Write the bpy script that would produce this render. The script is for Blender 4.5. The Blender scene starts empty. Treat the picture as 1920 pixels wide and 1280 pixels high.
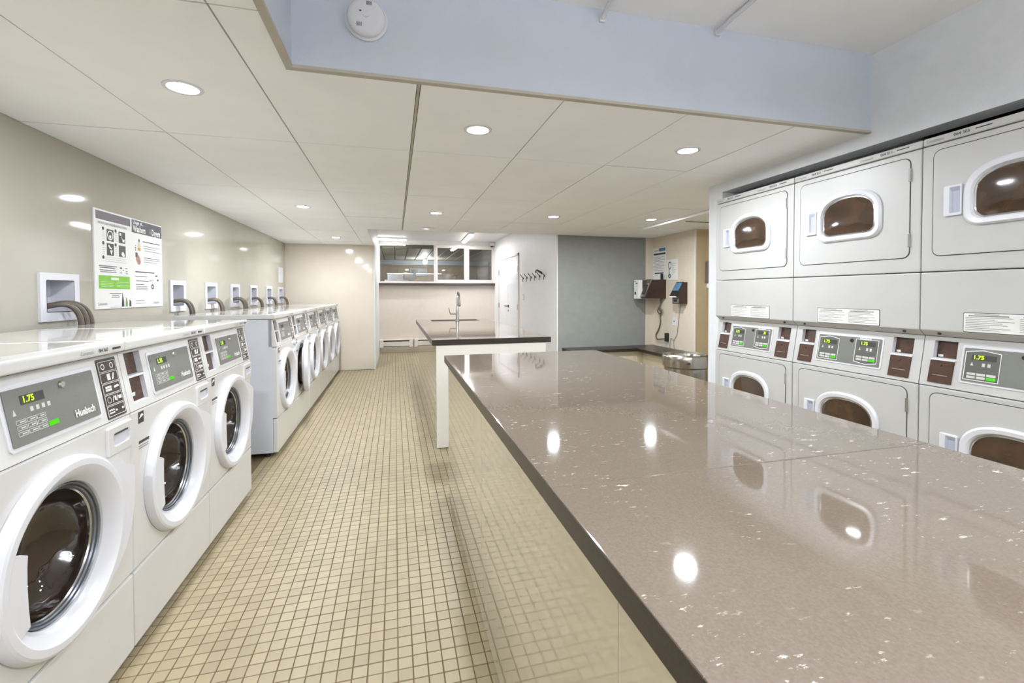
import bpy, bmesh, math, random
from mathutils import Matrix, Vector
random.seed(7)
scene = bpy.context.scene
COL = scene.collection
R = math.radians

# ------------------------------------------------------------------ camera, world, exposure
cam_d = bpy.data.cameras.new('camera')
cam_d.sensor_width = 36.0
cam_d.lens = 845.264 / 1920 * 36
cam_d.shift_y = -(640 - 568.57) / 1920
cam_d.clip_start = 0.02
cam = bpy.data.objects.new('camera', cam_d); COL.objects.link(cam)
cam.matrix_world = (Matrix.Translation((0, 0, 1.305)) @ Matrix.Rotation(R(-14.567), 4, 'Z')
                    @ Matrix.Rotation(R(90 - 1.248), 4, 'X') @ Matrix.Rotation(R(-0.156), 4, 'Z'))
scene.camera = cam
w = bpy.data.worlds.new('world'); scene.world = w; w.use_nodes = True
w.node_tree.nodes['Background'].inputs[0].default_value = (0.8, 0.85, 1, 1)
w.node_tree.nodes['Background'].inputs[1].default_value = 0.3
scene.view_settings.view_transform = 'Standard'
scene.view_settings.look = 'None'
scene.view_settings.gamma = 1
scene.view_settings.use_curve_mapping = False
scene.view_settings.exposure = 0.63
scene.cycles.use_denoising = True
scene.cycles.max_bounces = 8
scene.cycles.adaptive_threshold = 0.03
scene.cycles.diffuse_bounces = 5
scene.cycles.glossy_bounces = 4
scene.cycles.sample_clamp_indirect = 6
DOWN_W = 12.5      # power of one recessed ceiling lamp
TUBE_W = 22.0      # power of one fluorescent fitting
LAMP_COL = (0.945, 0.985, 1.06)

# ------------------------------------------------------------------ materials
def lin(c):
    c = c / 255.0
    return c / 12.92 if c <= 0.04045 else ((c + 0.055) / 1.055) ** 2.4
def rgb(t): return tuple(lin(v) for v in t) + (1.0,)
MATS = {}
def mat(name, col, rough=0.5, metal=0.0, var=0.05, scale=12.0, bump=0.0, bscale=250.0, coat=0.0, spec=0.5):
    m = bpy.data.materials.new(name); m.use_nodes = True
    nt = m.node_tree; b = nt.nodes['Principled BSDF']
    tc = nt.nodes.new('ShaderNodeTexCoord')
    nz = nt.nodes.new('ShaderNodeTexNoise'); nz.inputs['Scale'].default_value = scale; nz.inputs['Detail'].default_value = 3
    rp = nt.nodes.new('ShaderNodeValToRGB')
    c = rgb(col)
    rp.color_ramp.elements[0].position = 0.3; rp.color_ramp.elements[1].position = 0.7
    rp.color_ramp.elements[0].color = tuple(max(0, v * (1 - var)) for v in c[:3]) + (1,)
    rp.color_ramp.elements[1].color = tuple(min(1, v * (1 + var)) for v in c[:3]) + (1,)
    nt.links.new(tc.outputs['Object'], nz.inputs['Vector'])
    nt.links.new(nz.outputs['Fac'], rp.inputs['Fac'])
    nt.links.new(rp.outputs['Color'], b.inputs['Base Color'])
    b.inputs['Roughness'].default_value = rough
    b.inputs['Metallic'].default_value = metal
    b.inputs['Coat Weight'].default_value = coat
    b.inputs['Specular IOR Level'].default_value = spec
    if bump:
        n2 = nt.nodes.new('ShaderNodeTexNoise'); n2.inputs['Scale'].default_value = bscale
        bp = nt.nodes.new('ShaderNodeBump'); bp.inputs['Strength'].default_value = bump; bp.inputs['Distance'].default_value = 0.01
        nt.links.new(tc.outputs['Object'], n2.inputs['Vector'])
        nt.links.new(n2.outputs['Fac'], bp.inputs['Height']); nt.links.new(bp.outputs['Normal'], b.inputs['Normal'])
    MATS[name] = m
    return m
def emit(name, col, strength):
    m = bpy.data.materials.new(name); m.use_nodes = True
    nt = m.node_tree; nt.nodes.clear()
    e = nt.nodes.new('ShaderNodeEmission'); o = nt.nodes.new('ShaderNodeOutputMaterial')
    e.inputs[0].default_value = rgb(col); e.inputs[1].default_value = strength
    nt.links.new(e.outputs[0], o.inputs[0]); MATS[name] = m
    m.cycles.emission_sampling = 'NONE'
    return m

mat('ceiling_panel', (246, 246, 246), 0.7, var=0.02, scale=4)
mat('ceiling_gap', (96, 88, 74), 0.8)
mat('ceiling_strip', (178, 172, 158), 0.6)
mat('white_paint', (222, 220, 216), 0.55, var=0.02, bump=0.05)
mat('alcove_white', (222, 221, 220), 0.5, var=0.02)
mat('pale_lower', (221, 210, 199), 0.5, var=0.02)
mat('blue_paint', (196, 203, 215), 0.6, var=0.03, scale=3, bump=0.12, bscale=180)
mat('dryer_wall_paint', (222, 225, 228), 0.6, var=0.03, bump=0.12, bscale=180)
mat('grey_paint', (140, 142, 137), 0.55, var=0.05, bump=0.12, bscale=180)
mat('beige_gloss', (176, 172, 159), 0.045, var=0.04, scale=3)
mat('beige_end', (216, 207, 192), 0.08, var=0.03, scale=3)  # beige lifted in colour to make up for weak light on the end wall
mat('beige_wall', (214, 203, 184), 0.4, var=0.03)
mat('beige_brown', (196, 178, 142), 0.5, var=0.03)  # darker brown-beige for the nook's near face and far right wall
mat('grout', (100, 84, 58), 0.85, var=0.12, scale=6)
mat('enamel', (208, 208, 206), 0.22, var=0.015, coat=0.3)
mat('lid_gloss', (192, 190, 180), 0.06, var=0.02)
mat('enamel_dryer', (187, 187, 184), 0.42, var=0.015)
mat('enamel_side', (206, 209, 216), 0.3, var=0.015)
mat('plastic_white', (216, 217, 222), 0.25, var=0.01)
mat('pocket_white', (204, 205, 212), 0.4, var=0.02)
mat('grip_lavender', (176, 180, 196), 0.4, var=0.02)  # pale lavender of the dryer handle grips
mat('gap_dark', (62, 58, 54), 0.7)
mat('gasket', (120, 124, 130), 0.3, metal=0.6, var=0.08)
mat('panel_grey', (112, 113, 107), 0.4, var=0.06, scale=300)
mat('panel_dark', (86, 86, 82), 0.4, var=0.05, scale=300)
mat('label_black', (58, 48, 44), 0.4, var=0.1)
mat('coin_brown', (74, 50, 38), 0.25, var=0.25, scale=30)
mat('print_white', (226, 226, 222), 0.5)
mat('print_grey', (132, 132, 128), 0.6)
mat('print_light', (196, 196, 190), 0.6)
mat('print_dark', (56, 54, 54), 0.6)
mat('print_navy', (58, 55, 66), 0.5)
mat('print_plum', (80, 68, 74), 0.5)
mat('print_green', (120, 184, 48), 0.5)
mat('print_leaf', (110, 150, 60), 0.5)
mat('print_blue', (76, 118, 150), 0.5)
mat('print_skin', (170, 130, 116), 0.6, var=0.3, scale=60)
mat('print_amber', (196, 150, 60), 0.6)
mat('paper', (226, 226, 224), 0.5, var=0.015)
mat('chrome', (205, 205, 205), 0.15, metal=1.0)
mat('steel', (168, 162, 152), 0.22, metal=1.0, var=0.1, scale=5)
mat('steel_dark', (74, 70, 66), 0.35, metal=0.8)
mat('rubber_hose', (98, 88, 78), 0.5, var=0.12, scale=40)
mat('black_plastic', (38, 34, 34), 0.4)
mat('brown_metal', (58, 40, 34), 0.4, var=0.12)
mat('screen_blue', (86, 128, 160), 0.25, var=0.25, scale=25)
mat('gloss_panel', (194, 184, 160), 0.045, var=0.02, coat=0.6, spec=0.6)
mat('island_white', (224, 221, 212), 0.25, var=0.02)
mat('heater_white', (224, 218, 210), 0.35)
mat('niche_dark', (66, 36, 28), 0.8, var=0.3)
mat('window_frame', (216, 206, 200), 0.45)
mat('yard_wall', (150, 134, 116), 0.8, var=0.15, scale=8)
mat('yard_ceiling', (168, 164, 146), 0.6, var=0.08)
mat('yard_beam', (150, 156, 160), 0.6, var=0.06)
mat('yard_floor', (120, 114, 106), 0.8)
mat('foam', (226, 228, 230), 0.8, var=0.06, scale=20, bump=0.4, bscale=60)
mat('door_paint', (222, 224, 226), 0.22, var=0.015)
mat('base_tile', (196, 184, 160), 0.4)
emit('lamp_white', (255, 250, 240), 9.0)
emit('tube_white', (255, 252, 248), 9.0)
emit('led_green', (190, 255, 40), 1.6)
emit('key_green', (90, 220, 40), 0.75)

def tile_material():
    m = mat('floor_tile', (156, 144, 114), 0.42, var=0.03, scale=5)
    nt = m.node_tree; b = nt.nodes['Principled BSDF']
    geo = nt.nodes.new('ShaderNodeNewGeometry')
    sc = nt.nodes.new('ShaderNodeVectorMath'); sc.operation = 'SCALE'; sc.inputs['Scale'].default_value = 1 / 0.051
    ad = nt.nodes.new('ShaderNodeVectorMath'); ad.operation = 'ADD'; ad.inputs[1].default_value = (-0.02, -0.1, 0.3)
    fl = nt.nodes.new('ShaderNodeVectorMath'); fl.operation = 'FLOOR'
    wn = nt.nodes.new('ShaderNodeTexWhiteNoise'); wn.noise_dimensions = '2D'
    mr = nt.nodes.new('ShaderNodeMapRange'); mr.inputs['To Min'].default_value = 0.9; mr.inputs['To Max'].default_value = 1.06
    mx = nt.nodes.new('ShaderNodeVectorMath'); mx.operation = 'SCALE'
    rp = [n for n in nt.nodes if n.type == 'VALTORGB'][0]
    nt.links.new(geo.outputs['Position'], sc.inputs[0]); nt.links.new(sc.outputs[0], ad.inputs[0]); nt.links.new(ad.outputs[0], fl.inputs[0])
    nt.links.new(fl.outputs[0], wn.inputs['Vector']); nt.links.new(wn.outputs['Value'], mr.inputs['Value'])
    nt.links.new(rp.outputs['Color'], mx.inputs[0]); nt.links.new(mr.outputs[0], mx.inputs['Scale'])
    nt.links.new(mx.outputs[0], b.inputs['Base Color'])
tile_material()

def quartz():
    m = mat('quartz', (114, 103, 91), 0.045, var=0.10, scale=240, spec=0.7)
    nt = m.node_tree; b = nt.nodes['Principled BSDF']
    tc = [n for n in nt.nodes if n.type == 'TEX_COORD'][0]
    rp = [n for n in nt.nodes if n.type == 'VALTORGB'][0]
    mp = nt.nodes.new('ShaderNodeMapping'); mp.inputs['Rotation'].default_value = (0, 0, R(28)); mp.inputs['Scale'].default_value = (34, 90, 40)
    n1 = nt.nodes.new('ShaderNodeTexNoise'); n1.inputs['Scale'].default_value = 1.0; n1.inputs['Detail'].default_value = 4; n1.inputs['Roughness'].default_value = 0.65
    r1 = nt.nodes.new('ShaderNodeValToRGB'); r1.color_ramp.elements[0].position = 0.625; r1.color_ramp.elements[1].position = 0.70
    n2 = nt.nodes.new('ShaderNodeTexNoise'); n2.inputs['Scale'].default_value = 5.0; n2.inputs['Detail'].default_value = 2
    r2 = nt.nodes.new('ShaderNodeValToRGB'); r2.color_ramp.elements[0].position = 0.47; r2.color_ramp.elements[1].position = 0.60
    mu = nt.nodes.new('ShaderNodeMath'); mu.operation = 'MULTIPLY'
    mix = nt.nodes.new('ShaderNodeMix'); mix.data_type = 'RGBA'
    mix.inputs[7].default_value = rgb((222, 214, 204))
    nt.links.new(tc.outputs['Object'], mp.inputs['Vector']); nt.links.new(mp.outputs[0], n1.inputs['Vector'])
    nt.links.new(tc.outputs['Object'], n2.inputs['Vector'])
    nt.links.new(n1.outputs['Fac'], r1.inputs['Fac']); nt.links.new(n2.outputs['Fac'], r2.inputs['Fac'])
    nt.links.new(r1.outputs['Color'], mu.inputs[0]); nt.links.new(r2.outputs['Color'], mu.inputs[1])
    nt.links.new(mu.outputs[0], mix.inputs[0]); nt.links.new(rp.outputs['Color'], mix.inputs[6])
    nt.links.new(mix.outputs[2], b.inputs['Base Color'])
quartz()

def quartz_edge():
    mat('quartz_edge', (46, 38, 32), 0.3, var=0.35, scale=160)
quartz_edge()
mat('sill_dark', (72, 64, 62), 0.5, var=0.1)

def pane_glass():
    m = bpy.data.materials.new('pane_glass'); m.use_nodes = True; nt = m.node_tree; nt.nodes.clear()
    t = nt.nodes.new('ShaderNodeBsdfTransparent'); t.inputs[0].default_value = (0.86, 0.87, 0.85, 1)
    g = nt.nodes.new('ShaderNodeBsdfGlossy'); g.inputs['Roughness'].default_value = 0.01
    f = nt.nodes.new('ShaderNodeFresnel'); f.inputs['IOR'].default_value = 1.9
    x = nt.nodes.new('ShaderNodeMixShader'); o = nt.nodes.new('ShaderNodeOutputMaterial')
    nt.links.new(f.outputs[0], x.inputs[0]); nt.links.new(t.outputs[0], x.inputs[1]); nt.links.new(g.outputs[0], x.inputs[2])
    nt.links.new(x.outputs[0], o.inputs[0]); MATS['pane_glass'] = m
pane_glass()
def brown_glass(name, col, bump, bscale):
    m = mat(name, col, 0.05, var=0.55, scale=7, bump=bump, bscale=bscale, coat=0.5, spec=0.8)
brown_glass('washer_glass', (40, 27, 20), 0.9, 11)
brown_glass('dryer_glass', (64, 45, 31), 0.06, 10)

# ------------------------------------------------------------------ geometry helpers
PRINT = {'key_outlines', 'pictograms', 'label_lines', 'text_lines', 'fine_lines', 'notice_lines', 'number_dots', 'sticker_lines', 'bottle_marks'}
class MB:
    def __init__(s): s.v = []; s.f = []
    def add(s, vs, fs):
        o = len(s.v); s.v += [tuple(p) for p in vs]; s.f += [tuple(i + o for i in f) for f in fs]; return s
    def box(s, x0, x1, y0, y1, z0, z1):
        return s.add([(x0,y0,z0),(x1,y0,z0),(x1,y1,z0),(x0,y1,z0),(x0,y0,z1),(x1,y0,z1),(x1,y1,z1),(x0,y1,z1)],
                     [(0,3,2,1),(4,5,6,7),(0,1,5,4),(1,2,6,5),(2,3,7,6),(3,0,4,7)])
    def quad(s, a, b, c, d): return s.add([a, b, c, d], [(0, 1, 2, 3)])
    def loft(s, loops, cap0=False, cap1=False, closed=True):
        n = len(loops[0]); vs = [p for l in loops for p in l]; fs = []
        for k in range(len(loops) - 1):
            for i in range(n if closed else n - 1):
                j = (i + 1) % n
                fs.append((k*n+i, k*n+j, (k+1)*n+j, (k+1)*n+i))
        if cap0: fs.append(tuple(range(n))[::-1])
        if cap1: fs.append(tuple((len(loops)-1)*n + i for i in range(n)))
        return s.add(vs, fs)
    def prism(s, poly, fn, d0, d1):
        return s.loft([[fn(a, b, d0) for a, b in poly], [fn(a, b, d1) for a, b in poly]], True, True)
    def tube(s, pts, r, n=10, caps=True):
        pts = [Vector(p) for p in pts]; loops = []; up = None
        for i, p in enumerate(pts):
            t = (pts[min(i+1, len(pts)-1)] - pts[max(i-1, 0)]).normalized()
            if up is None: up = Vector((0,0,1)) if abs(t.z) < 0.9 else Vector((1,0,0))
            a = t.cross(up).normalized(); up = a.cross(t).normalized()
            rr = r[i] if isinstance(r, (list, tuple)) else r
            loops.append([tuple(p + a*rr*math.cos(2*math.pi*k/n) + up*rr*math.sin(2*math.pi*k/n)) for k in range(n)])
        return s.loft(loops, caps, caps)
    def lathe(s, prof, c=(0,0,0), n=32, axis='z', caps=True):
        loops = []
        for r, h in prof:
            l = []
            for k in range(n):
                a = 2*math.pi*k/n
                x, y = r*math.cos(a), r*math.sin(a)
                l.append((c[0]+x, c[1]+y, c[2]+h) if axis == 'z' else ((c[0]+x, c[1]+h, c[2]+y) if axis == 'y' else (c[0]+h, c[1]+x, c[2]+y)))
            loops.append(l)
        return s.loft(loops, caps and prof[0][0] > 1e-5, caps and prof[-1][0] > 1e-5)
    def build(s, name, material, parent=None, bevel=0, seg=2, smooth=False, angle=35, recalc=True):
        me = bpy.data.meshes.new(name)
        me.from_pydata(s.v, [], s.f)
        if bevel or recalc:
            bm = bmesh.new(); bm.from_mesh(me)
            bmesh.ops.remove_doubles(bm, verts=bm.verts, dist=1e-6)
            if recalc: bmesh.ops.recalc_face_normals(bm, faces=bm.faces)
            if bevel:
                es = [e for e in bm.edges if len(e.link_faces) == 2 and e.calc_face_angle(0) > 0.6]
                bmesh.ops.bevel(bm, geom=es, offset=bevel, segments=seg, profile=0.6, affect='EDGES', clamp_overlap=True)
            bm.to_mesh(me); bm.free()
        me.materials.append(MATS[material] if isinstance(material, str) else material)
        if smooth:
            for p in me.polygons: p.use_smooth = True
            me.set_sharp_from_angle(angle=R(angle))
        o = bpy.data.objects.new(name, me); COL.objects.link(o)
        if parent is not None: o.parent = parent
        if name in PRINT: o['kind'] = 'stuff'
        return o

def tag(o, label=None, cat=None, group=None, kind=None):
    if label: o['label'] = label
    if cat: o['category'] = cat
    if group: o['group'] = group
    if kind: o['kind'] = kind
    return o
def empty(name, loc, rz=0.0):
    o = bpy.data.objects.new(name, None); COL.objects.link(o)
    o.location = loc; o.rotation_euler = (0, 0, rz); o.empty_display_size = 0.1
    return o
def struct(o): o['kind'] = 'structure'; return o
def bx(name, m, parent, x0, x1, y0, y1, z0, z1, bevel=0, smooth=False):
    return MB().box(min(x0,x1), max(x0,x1), min(y0,y1), max(y0,y1), min(z0,z1), max(z0,z1)).build(name, m, parent, bevel)
def copy_tree(o, parent=None, skip=()):
    c = o.copy(); COL.objects.link(c); c.parent = parent
    for ch in o.children:
        if ch.get('skip_copy'): continue
        copy_tree(ch, c)
    return c
def plate_holes(mb, x0, x1, z0, z1, holes, fn):
    """front plate in (x,z) with rectangular holes; fn(x,z,depth) gives the point"""
    xs = sorted({x0, x1, *[h[0] for h in holes], *[h[1] for h in holes]})
    zs = sorted({z0, z1, *[h[2] for h in holes], *[h[3] for h in holes]})
    for i in range(len(xs)-1):
        for j in range(len(zs)-1):
            cx, cz = (xs[i]+xs[i+1])/2, (zs[j]+zs[j+1])/2
            if any(h[0] < cx < h[1] and h[2] < cz < h[3] for h in holes): continue
            mb.quad(fn(xs[i],zs[j],0), fn(xs[i+1],zs[j],0), fn(xs[i+1],zs[j+1],0), fn(xs[i],zs[j+1],0))
    return mb
def rrect(x0, x1, z0, z1, r, n=5):
    p = []
    for cx, cz, a0 in ((x1-r, z1-r, 0), (x0+r, z1-r, 90), (x0+r, z0+r, 180), (x1-r, z0+r, 270)):
        for k in range(n+1):
            a = R(a0 + 90*k/n); p.append((cx + r*math.cos(a), cz + r*math.sin(a)))
    return p
def circ(cx, cz, r, n=40): return [(cx + r*math.cos(2*math.pi*k/n), cz + r*math.sin(2*math.pi*k/n)) for k in range(n)]
FR = lambda a, b, d: (a, d, b)          # local frame: x across, z up, +y into the thing
FONT_CACHE = {}
def text(name, body, size, m, parent, x, y, z, tilt=90.0, align='LEFT', bold=0.0, sx=1.0):
    key = (body, size, m, align, bold)
    if key not in FONT_CACHE:
        cu = bpy.data.curves.new(name, 'FONT'); cu.body = body; cu.size = size; cu.align_x = align; cu.align_y = 'CENTER'
        cu.offset = bold; cu.resolution_u = 3; cu.materials.append(MATS[m])
        tmp = bpy.data.objects.new(name, cu); COL.objects.link(tmp)
        FONT_CACHE[key] = bpy.data.meshes.new_from_object(tmp); bpy.data.objects.remove(tmp); bpy.data.curves.remove(cu)
    o = bpy.data.objects.new(name, FONT_CACHE[key]); COL.objects.link(o)
    o.location = (x, y, z); o.rotation_euler = (R(tilt), 0, 0); o.scale = (sx, 1, 1)
    if parent is not None: o.parent = parent
    return o
def light(name, kind, loc, energy, size=None, size_y=None, rot=(0,0,0), shape=None, parent=None, color=LAMP_COL):
    d = bpy.data.lights.new(name, kind); d.energy = energy; d.color = color
    if kind == 'AREA':
        d.shape = shape or 'DISK'; d.size = size
        if size_y: d.size_y = size_y
    elif size is not None: d.shadow_soft_size = size
    o = bpy.data.objects.new(name, d); COL.objects.link(o); o.location = loc; o.rotation_euler = rot
    if parent is not None: o.parent = parent
    return o

# ------------------------------------------------------------------ dimensions read from the photograph (metres)
ZC, ZR, ZA = 2.143, 2.543, 2.50          # low ceiling, raised ceiling by the dryers, alcove ceiling
XL, XSO, YSO = -1.752, -0.362, 1.829     # left wall, raised-ceiling opening
XD, XDW = 2.337, 2.417                   # dryer faces, wall around the dryers
YCE, YBE, YB = 6.13, 8.167, 10.35        # end of low ceiling, beige end wall, window wall
XA0, XA1 = -0.335, 2.26                  # alcove
XN, YN = 3.82, 5.135                     # kiosk wall and its near corner
YF, XR = -2.6, 4.8
W = 0.683
BOXES = [(2.815, 3.11), (4.19, 4.465), (4.88, 5.18), (5.585, 5.87), (6.265, 6.56), (6.985, 7.295), (7.675, 7.98)]

# ------------------------------------------------------------------ floor
PT = 0.051; GX, GY = 0.052, 1.538
floor = struct(bx('floor', 'grout', None, -1.9, XR+0.1, YF-0.1, YB+0.1, -0.08, -0.0016))
tag(floor, 'cream mosaic tile floor with brown grout running down the room')
tm = bpy.data.meshes.new('tile'); h = (PT-0.0034)/2; hb = h-0.0012
tm.from_pydata([(-h,-h,-.002),(h,-h,-.002),(h,h,-.002),(-h,h,-.002),(-hb,-hb,0),(hb,-hb,0),(hb,hb,0),(-hb,hb,0)], [],
               [(4,5,6,7),(0,1,5,4),(1,2,6,5),(2,3,7,6),(3,0,4,7)])
tm.materials.append(MATS['floor_tile'])
yw, pt_, ro = R(14.567), R(1.248), R(0.156)
def project(X, Y, Z):
    Z -= 1.305
    d = X*math.sin(yw)+Y*math.cos(yw); r = X*math.cos(yw)-Y*math.sin(yw)
    d2 = d*math.cos(pt_)-Z*math.sin(pt_); z2 = Z*math.cos(pt_)+d*math.sin(pt_)
    return (960+845.26*r/d2, 568.57-845.26*z2/d2, d2) if d2 > 0.1 else (1e9, 1e9, d2)
cells = []
for i in range(-36, 94):
    for j in range(-44, 175):
        x, y = GX + PT*(i+0.5), GY + PT*(j+0.5)
        if x < -1.72 or x > 4.74 or y > 10.32 or y < -0.7: continue
        if x < -1.02: continue
        if x < XA0 - 0.03 and y > YBE - 0.03: continue
        if x > 2.24 and y > YCE - 0.03: continue
        if 0.36 < x < 1.33 and (y < 2.87 or 3.86 < y < 6.72): continue
        if x > 2.36 and y < 3.05: continue
        u, v, d2 = project(x, y, 0)
        seen = -30 < u < 1950 and v < 1300 and -0.93 < x < 0.33
        cells.append((1/(d2*d2*d2) if seen else 0.0, x, y))
cells.sort(reverse=True)
for k, (_, x, y) in enumerate(cells[:300]):
    o = bpy.data.objects.new('tile', tm); COL.objects.link(o); o.parent = floor
    o.location = (x + random.uniform(-.0004, .0004), y + random.uniform(-.0004, .0004), random.uniform(-.0003, .0003))
mb = MB()
for _, x, y in cells[300:]:
    z = random.uniform(-.0003, .0003)
    mb.add([(x-h,y-h,-.002),(x+h,y-h,-.002),(x+h,y+h,-.002),(x-h,y+h,-.002),(x-hb,y-hb,z),(x+hb,y-hb,z),(x+hb,y+hb,z),(x-hb,y+hb,z)],
           [(4,5,6,7),(0,1,5,4),(1,2,6,5),(2,3,7,6),(3,0,4,7)])
rest = mb.build('far_tiles', 'floor_tile', floor, recalc=False); rest['kind'] = 'stuff'

# ------------------------------------------------------------------ walls
mb = MB()
holes = [(a+0.045, b-0.045, 1.215, 1.38) for a, b in BOXES]
plate_holes(mb, YF, YBE, 0, ZC+0.05, holes, lambda a, b, d: (XL-d, a, b))
wl = struct(mb.build('wall_left', 'beige_gloss'))
tag(wl, 'glossy beige panelled wall behind the row of washers')
bx('backing', 'beige_wall', wl, XL-0.16, XL-0.13, YF, YBE, 0, ZC+0.05)
we = struct(bx('wall_end', 'alcove_white', None, XL-0.16, XA0, YBE+0.012, YB+0.1, 0, 2.62))
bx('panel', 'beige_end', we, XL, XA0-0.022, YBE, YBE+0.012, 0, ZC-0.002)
bx('corner_strip', 'white_paint', we, XA0-0.02, XA0+0.003, YBE-0.002, YBE+0.03, 0, ZC-0.002)
# window wall
WZ0, WZ1 = 1.56, 2.425
mb = MB()
mb.box(XA0-0.02, XA1+0.1, YB, YB+0.1, 0, WZ0); mb.box(XA0-0.02, XA1+0.1, YB, YB+0.1, WZ1, 2.62)
wb = struct(mb.build('wall_back', 'pale_lower'))
bx('upper_band', 'alcove_white', wb, XA0, XA1, YB-0.004, YB, WZ1-0.01, ZA)
bx('base_tiles', 'base_tile', wb, XA0, XA1, YB-0.012, YB, 0, 0.075)
wa = struct(bx('wall_alcove', 'alcove_white', None, XA1, XA1+0.1, YCE+0.003, YB+0.1, 0, 2.62))
bx('corner_strip', 'white_paint', wa, XA1-0.004, XA1+0.013, YCE-0.012, YCE+0.0025, 0, ZC)
wg = struct(bx('wall_grey', 'grey_paint', None, XA1+0.012, 3.69, YCE-0.003, YCE+0.002, 0, ZC+0.05))
bx('core', 'grey_paint', wg, XA1+0.1, 3.69, YCE+0.002, YCE+0.1, 0, ZC+0.05)
wn = struct(bx('wall_nook', 'beige_wall', None, XN, XR+0.1, YN, YCE+0.2, 0, ZC+0.05))
struct(bx('wall_nook_return', 'beige_wall', None, 3.69, XN, YCE-0.004, YCE+0.1, 0, ZC+0.05))
bx('near_face', 'beige_brown', wn, XN+0.012, XR, YN-0.006, YN, 0, ZC)
bx('corner_strip', 'island_white', wn, XN-0.004, XN+0.014, YN-0.01, YN+0.006, 0, ZC)
# wall around the dryers: column, header, jamb behind the camera
mb = MB()
mb.box(XDW, XR, 2.93, 3.08, 0, ZC+0.05)
mb.box(XDW, XDW+0.12, YF, 2.93, 2.072, ZR+0.05)
mb.box(XDW, XDW+0.12, YF, 0.80, 0, 2.072)
wd = struct(mb.build('wall_right', 'dryer_wall_paint'))
tag(wd, 'blue-grey wall framing the stacked dryers')
mb = MB()
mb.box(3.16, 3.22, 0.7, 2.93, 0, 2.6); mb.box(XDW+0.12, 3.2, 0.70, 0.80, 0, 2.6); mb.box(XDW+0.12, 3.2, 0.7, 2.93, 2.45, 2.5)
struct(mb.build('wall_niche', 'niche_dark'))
struct(bx('wall_far_right', 'beige_brown', None, XR, XR+0.1, 2.9, YN+0.05, 0, ZC+0.05))
struct(bx('wall_front', 'white_paint', None, XL-0.16, XDW+0.12, YF-0.1, YF, 0, ZR+0.05))

# ------------------------------------------------------------------ ceilings
mb = MB()
T = ZC + 0.012
mb.box(XL-0.16, XSO-0.013, YF, YBE+0.05, T, T+0.04)
mb.box(XSO-0.013, XR+0.1, YSO+0.012, YCE-0.01, T, T+0.04)
ceil = struct(mb.build('ceiling', 'ceiling_gap'))
tag(ceil, 'low white panel ceiling with thin dark joints')
G0, GP, Q0, QP = -1.137, 0.619, 1.497, 1.2274
xs = [XL] + [G0+GP*k for k in range(0, 10)] + [XR]
ys = [Q0+QP*k for k in range(-4, 6)]
ys = [YF] + [y for y in ys if YF+.05 < y < YBE-.05] + [YBE]
def clip(x0, x1, y0, y1):
    E1, E2, A, B = XSO-0.022, XA0-0.012, YSO+0.022, YCE-0.012
    if x1 <= E1: rects = [(XL, E1, YF, YBE)]
    else: rects = [(XL, E1, YF, A), (XL, XR, A, B), (XL, E2, B, YBE)]
    out = []
    for rx0, rx1, ry0, ry1 in rects:
        a, b, c, d = max(x0, rx0), min(x1, rx1), max(y0, ry0), min(y1, ry1)
        if b-a > 0.02 and d-c > 0.02: out.append((a, b, c, d))
    return out
pm = 0.003
for i in range(len(xs)-1):
    for j in range(len(ys)-1):
        ga = 0.009 if i == 3 else pm; gb = 0.009 if i == 2 else pm
        dz = random.uniform(-0.0012, 0.0012)
        for a, b, c, d in clip(xs[i]+ga, xs[i+1]-gb, ys[j]+pm, ys[j+1]-pm):
            bx('ceiling_panel', 'ceiling_panel', ceil, a, b, c, d, ZC+dz, ZC+0.011)
bx('joint_strip', 'ceiling_strip', ceil, G0+2*GP-0.006, G0+2*GP+0.006, YSO+0.02, YCE-0.02, ZC+0.004, ZC+0.013)
# bulkhead around the raised opening and at the far end
struct(bx('wall_bulkhead', 'blue_paint', None, XSO, XDW+0.02, YSO, YSO+0.012, ZC, ZR+0.05))
struct(bx('wall_bulkhead_side', 'blue_paint', None, XSO-0.012, XSO, YF, YSO+0.012, ZC, ZR+0.05))
struct(bx('trim_1', 'ceiling_strip', None, XSO-0.022, XDW, YSO-0.004, YSO+0.022, ZC-0.004, ZC+0.008))
struct(bx('trim_2', 'ceiling_strip', None, XSO-0.022, XSO+0.004, YF, YSO-0.0042, ZC-0.004, ZC+0.008))
struct(bx('ceiling_raised', 'ceiling_panel', None, XSO-0.02, XDW+0.12, YF-0.1, YSO+0.05, ZR, ZR+0.05))
mb = MB()
mb.box(XA0-0.012, XA1+0.02, YCE-0.012, YCE, ZC, ZA+0.05); mb.box(XA0-0.012, XA0, YCE, YBE+0.02, ZC, ZA+0.05)
struct(mb.build('wall_alcove_bulkhead', 'alcove_white'))
struct(bx('ceiling_alcove', 'alcove_white', None, XA0-0.02, XA1+0.1, YCE-0.01, YB+0.1, ZA, ZA+0.05))
t = struct(bx('trim_3', 'ceiling_panel', None, 3.06, 3.12, 3.08, 5.16, ZC-0.03, ZC-0.0015, 0.004))
struct(bx('trim_4', 'ceiling_gap', None, 3.3, XR, 4.60, 4.615, ZC-0.006, ZC-0.001))

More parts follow.
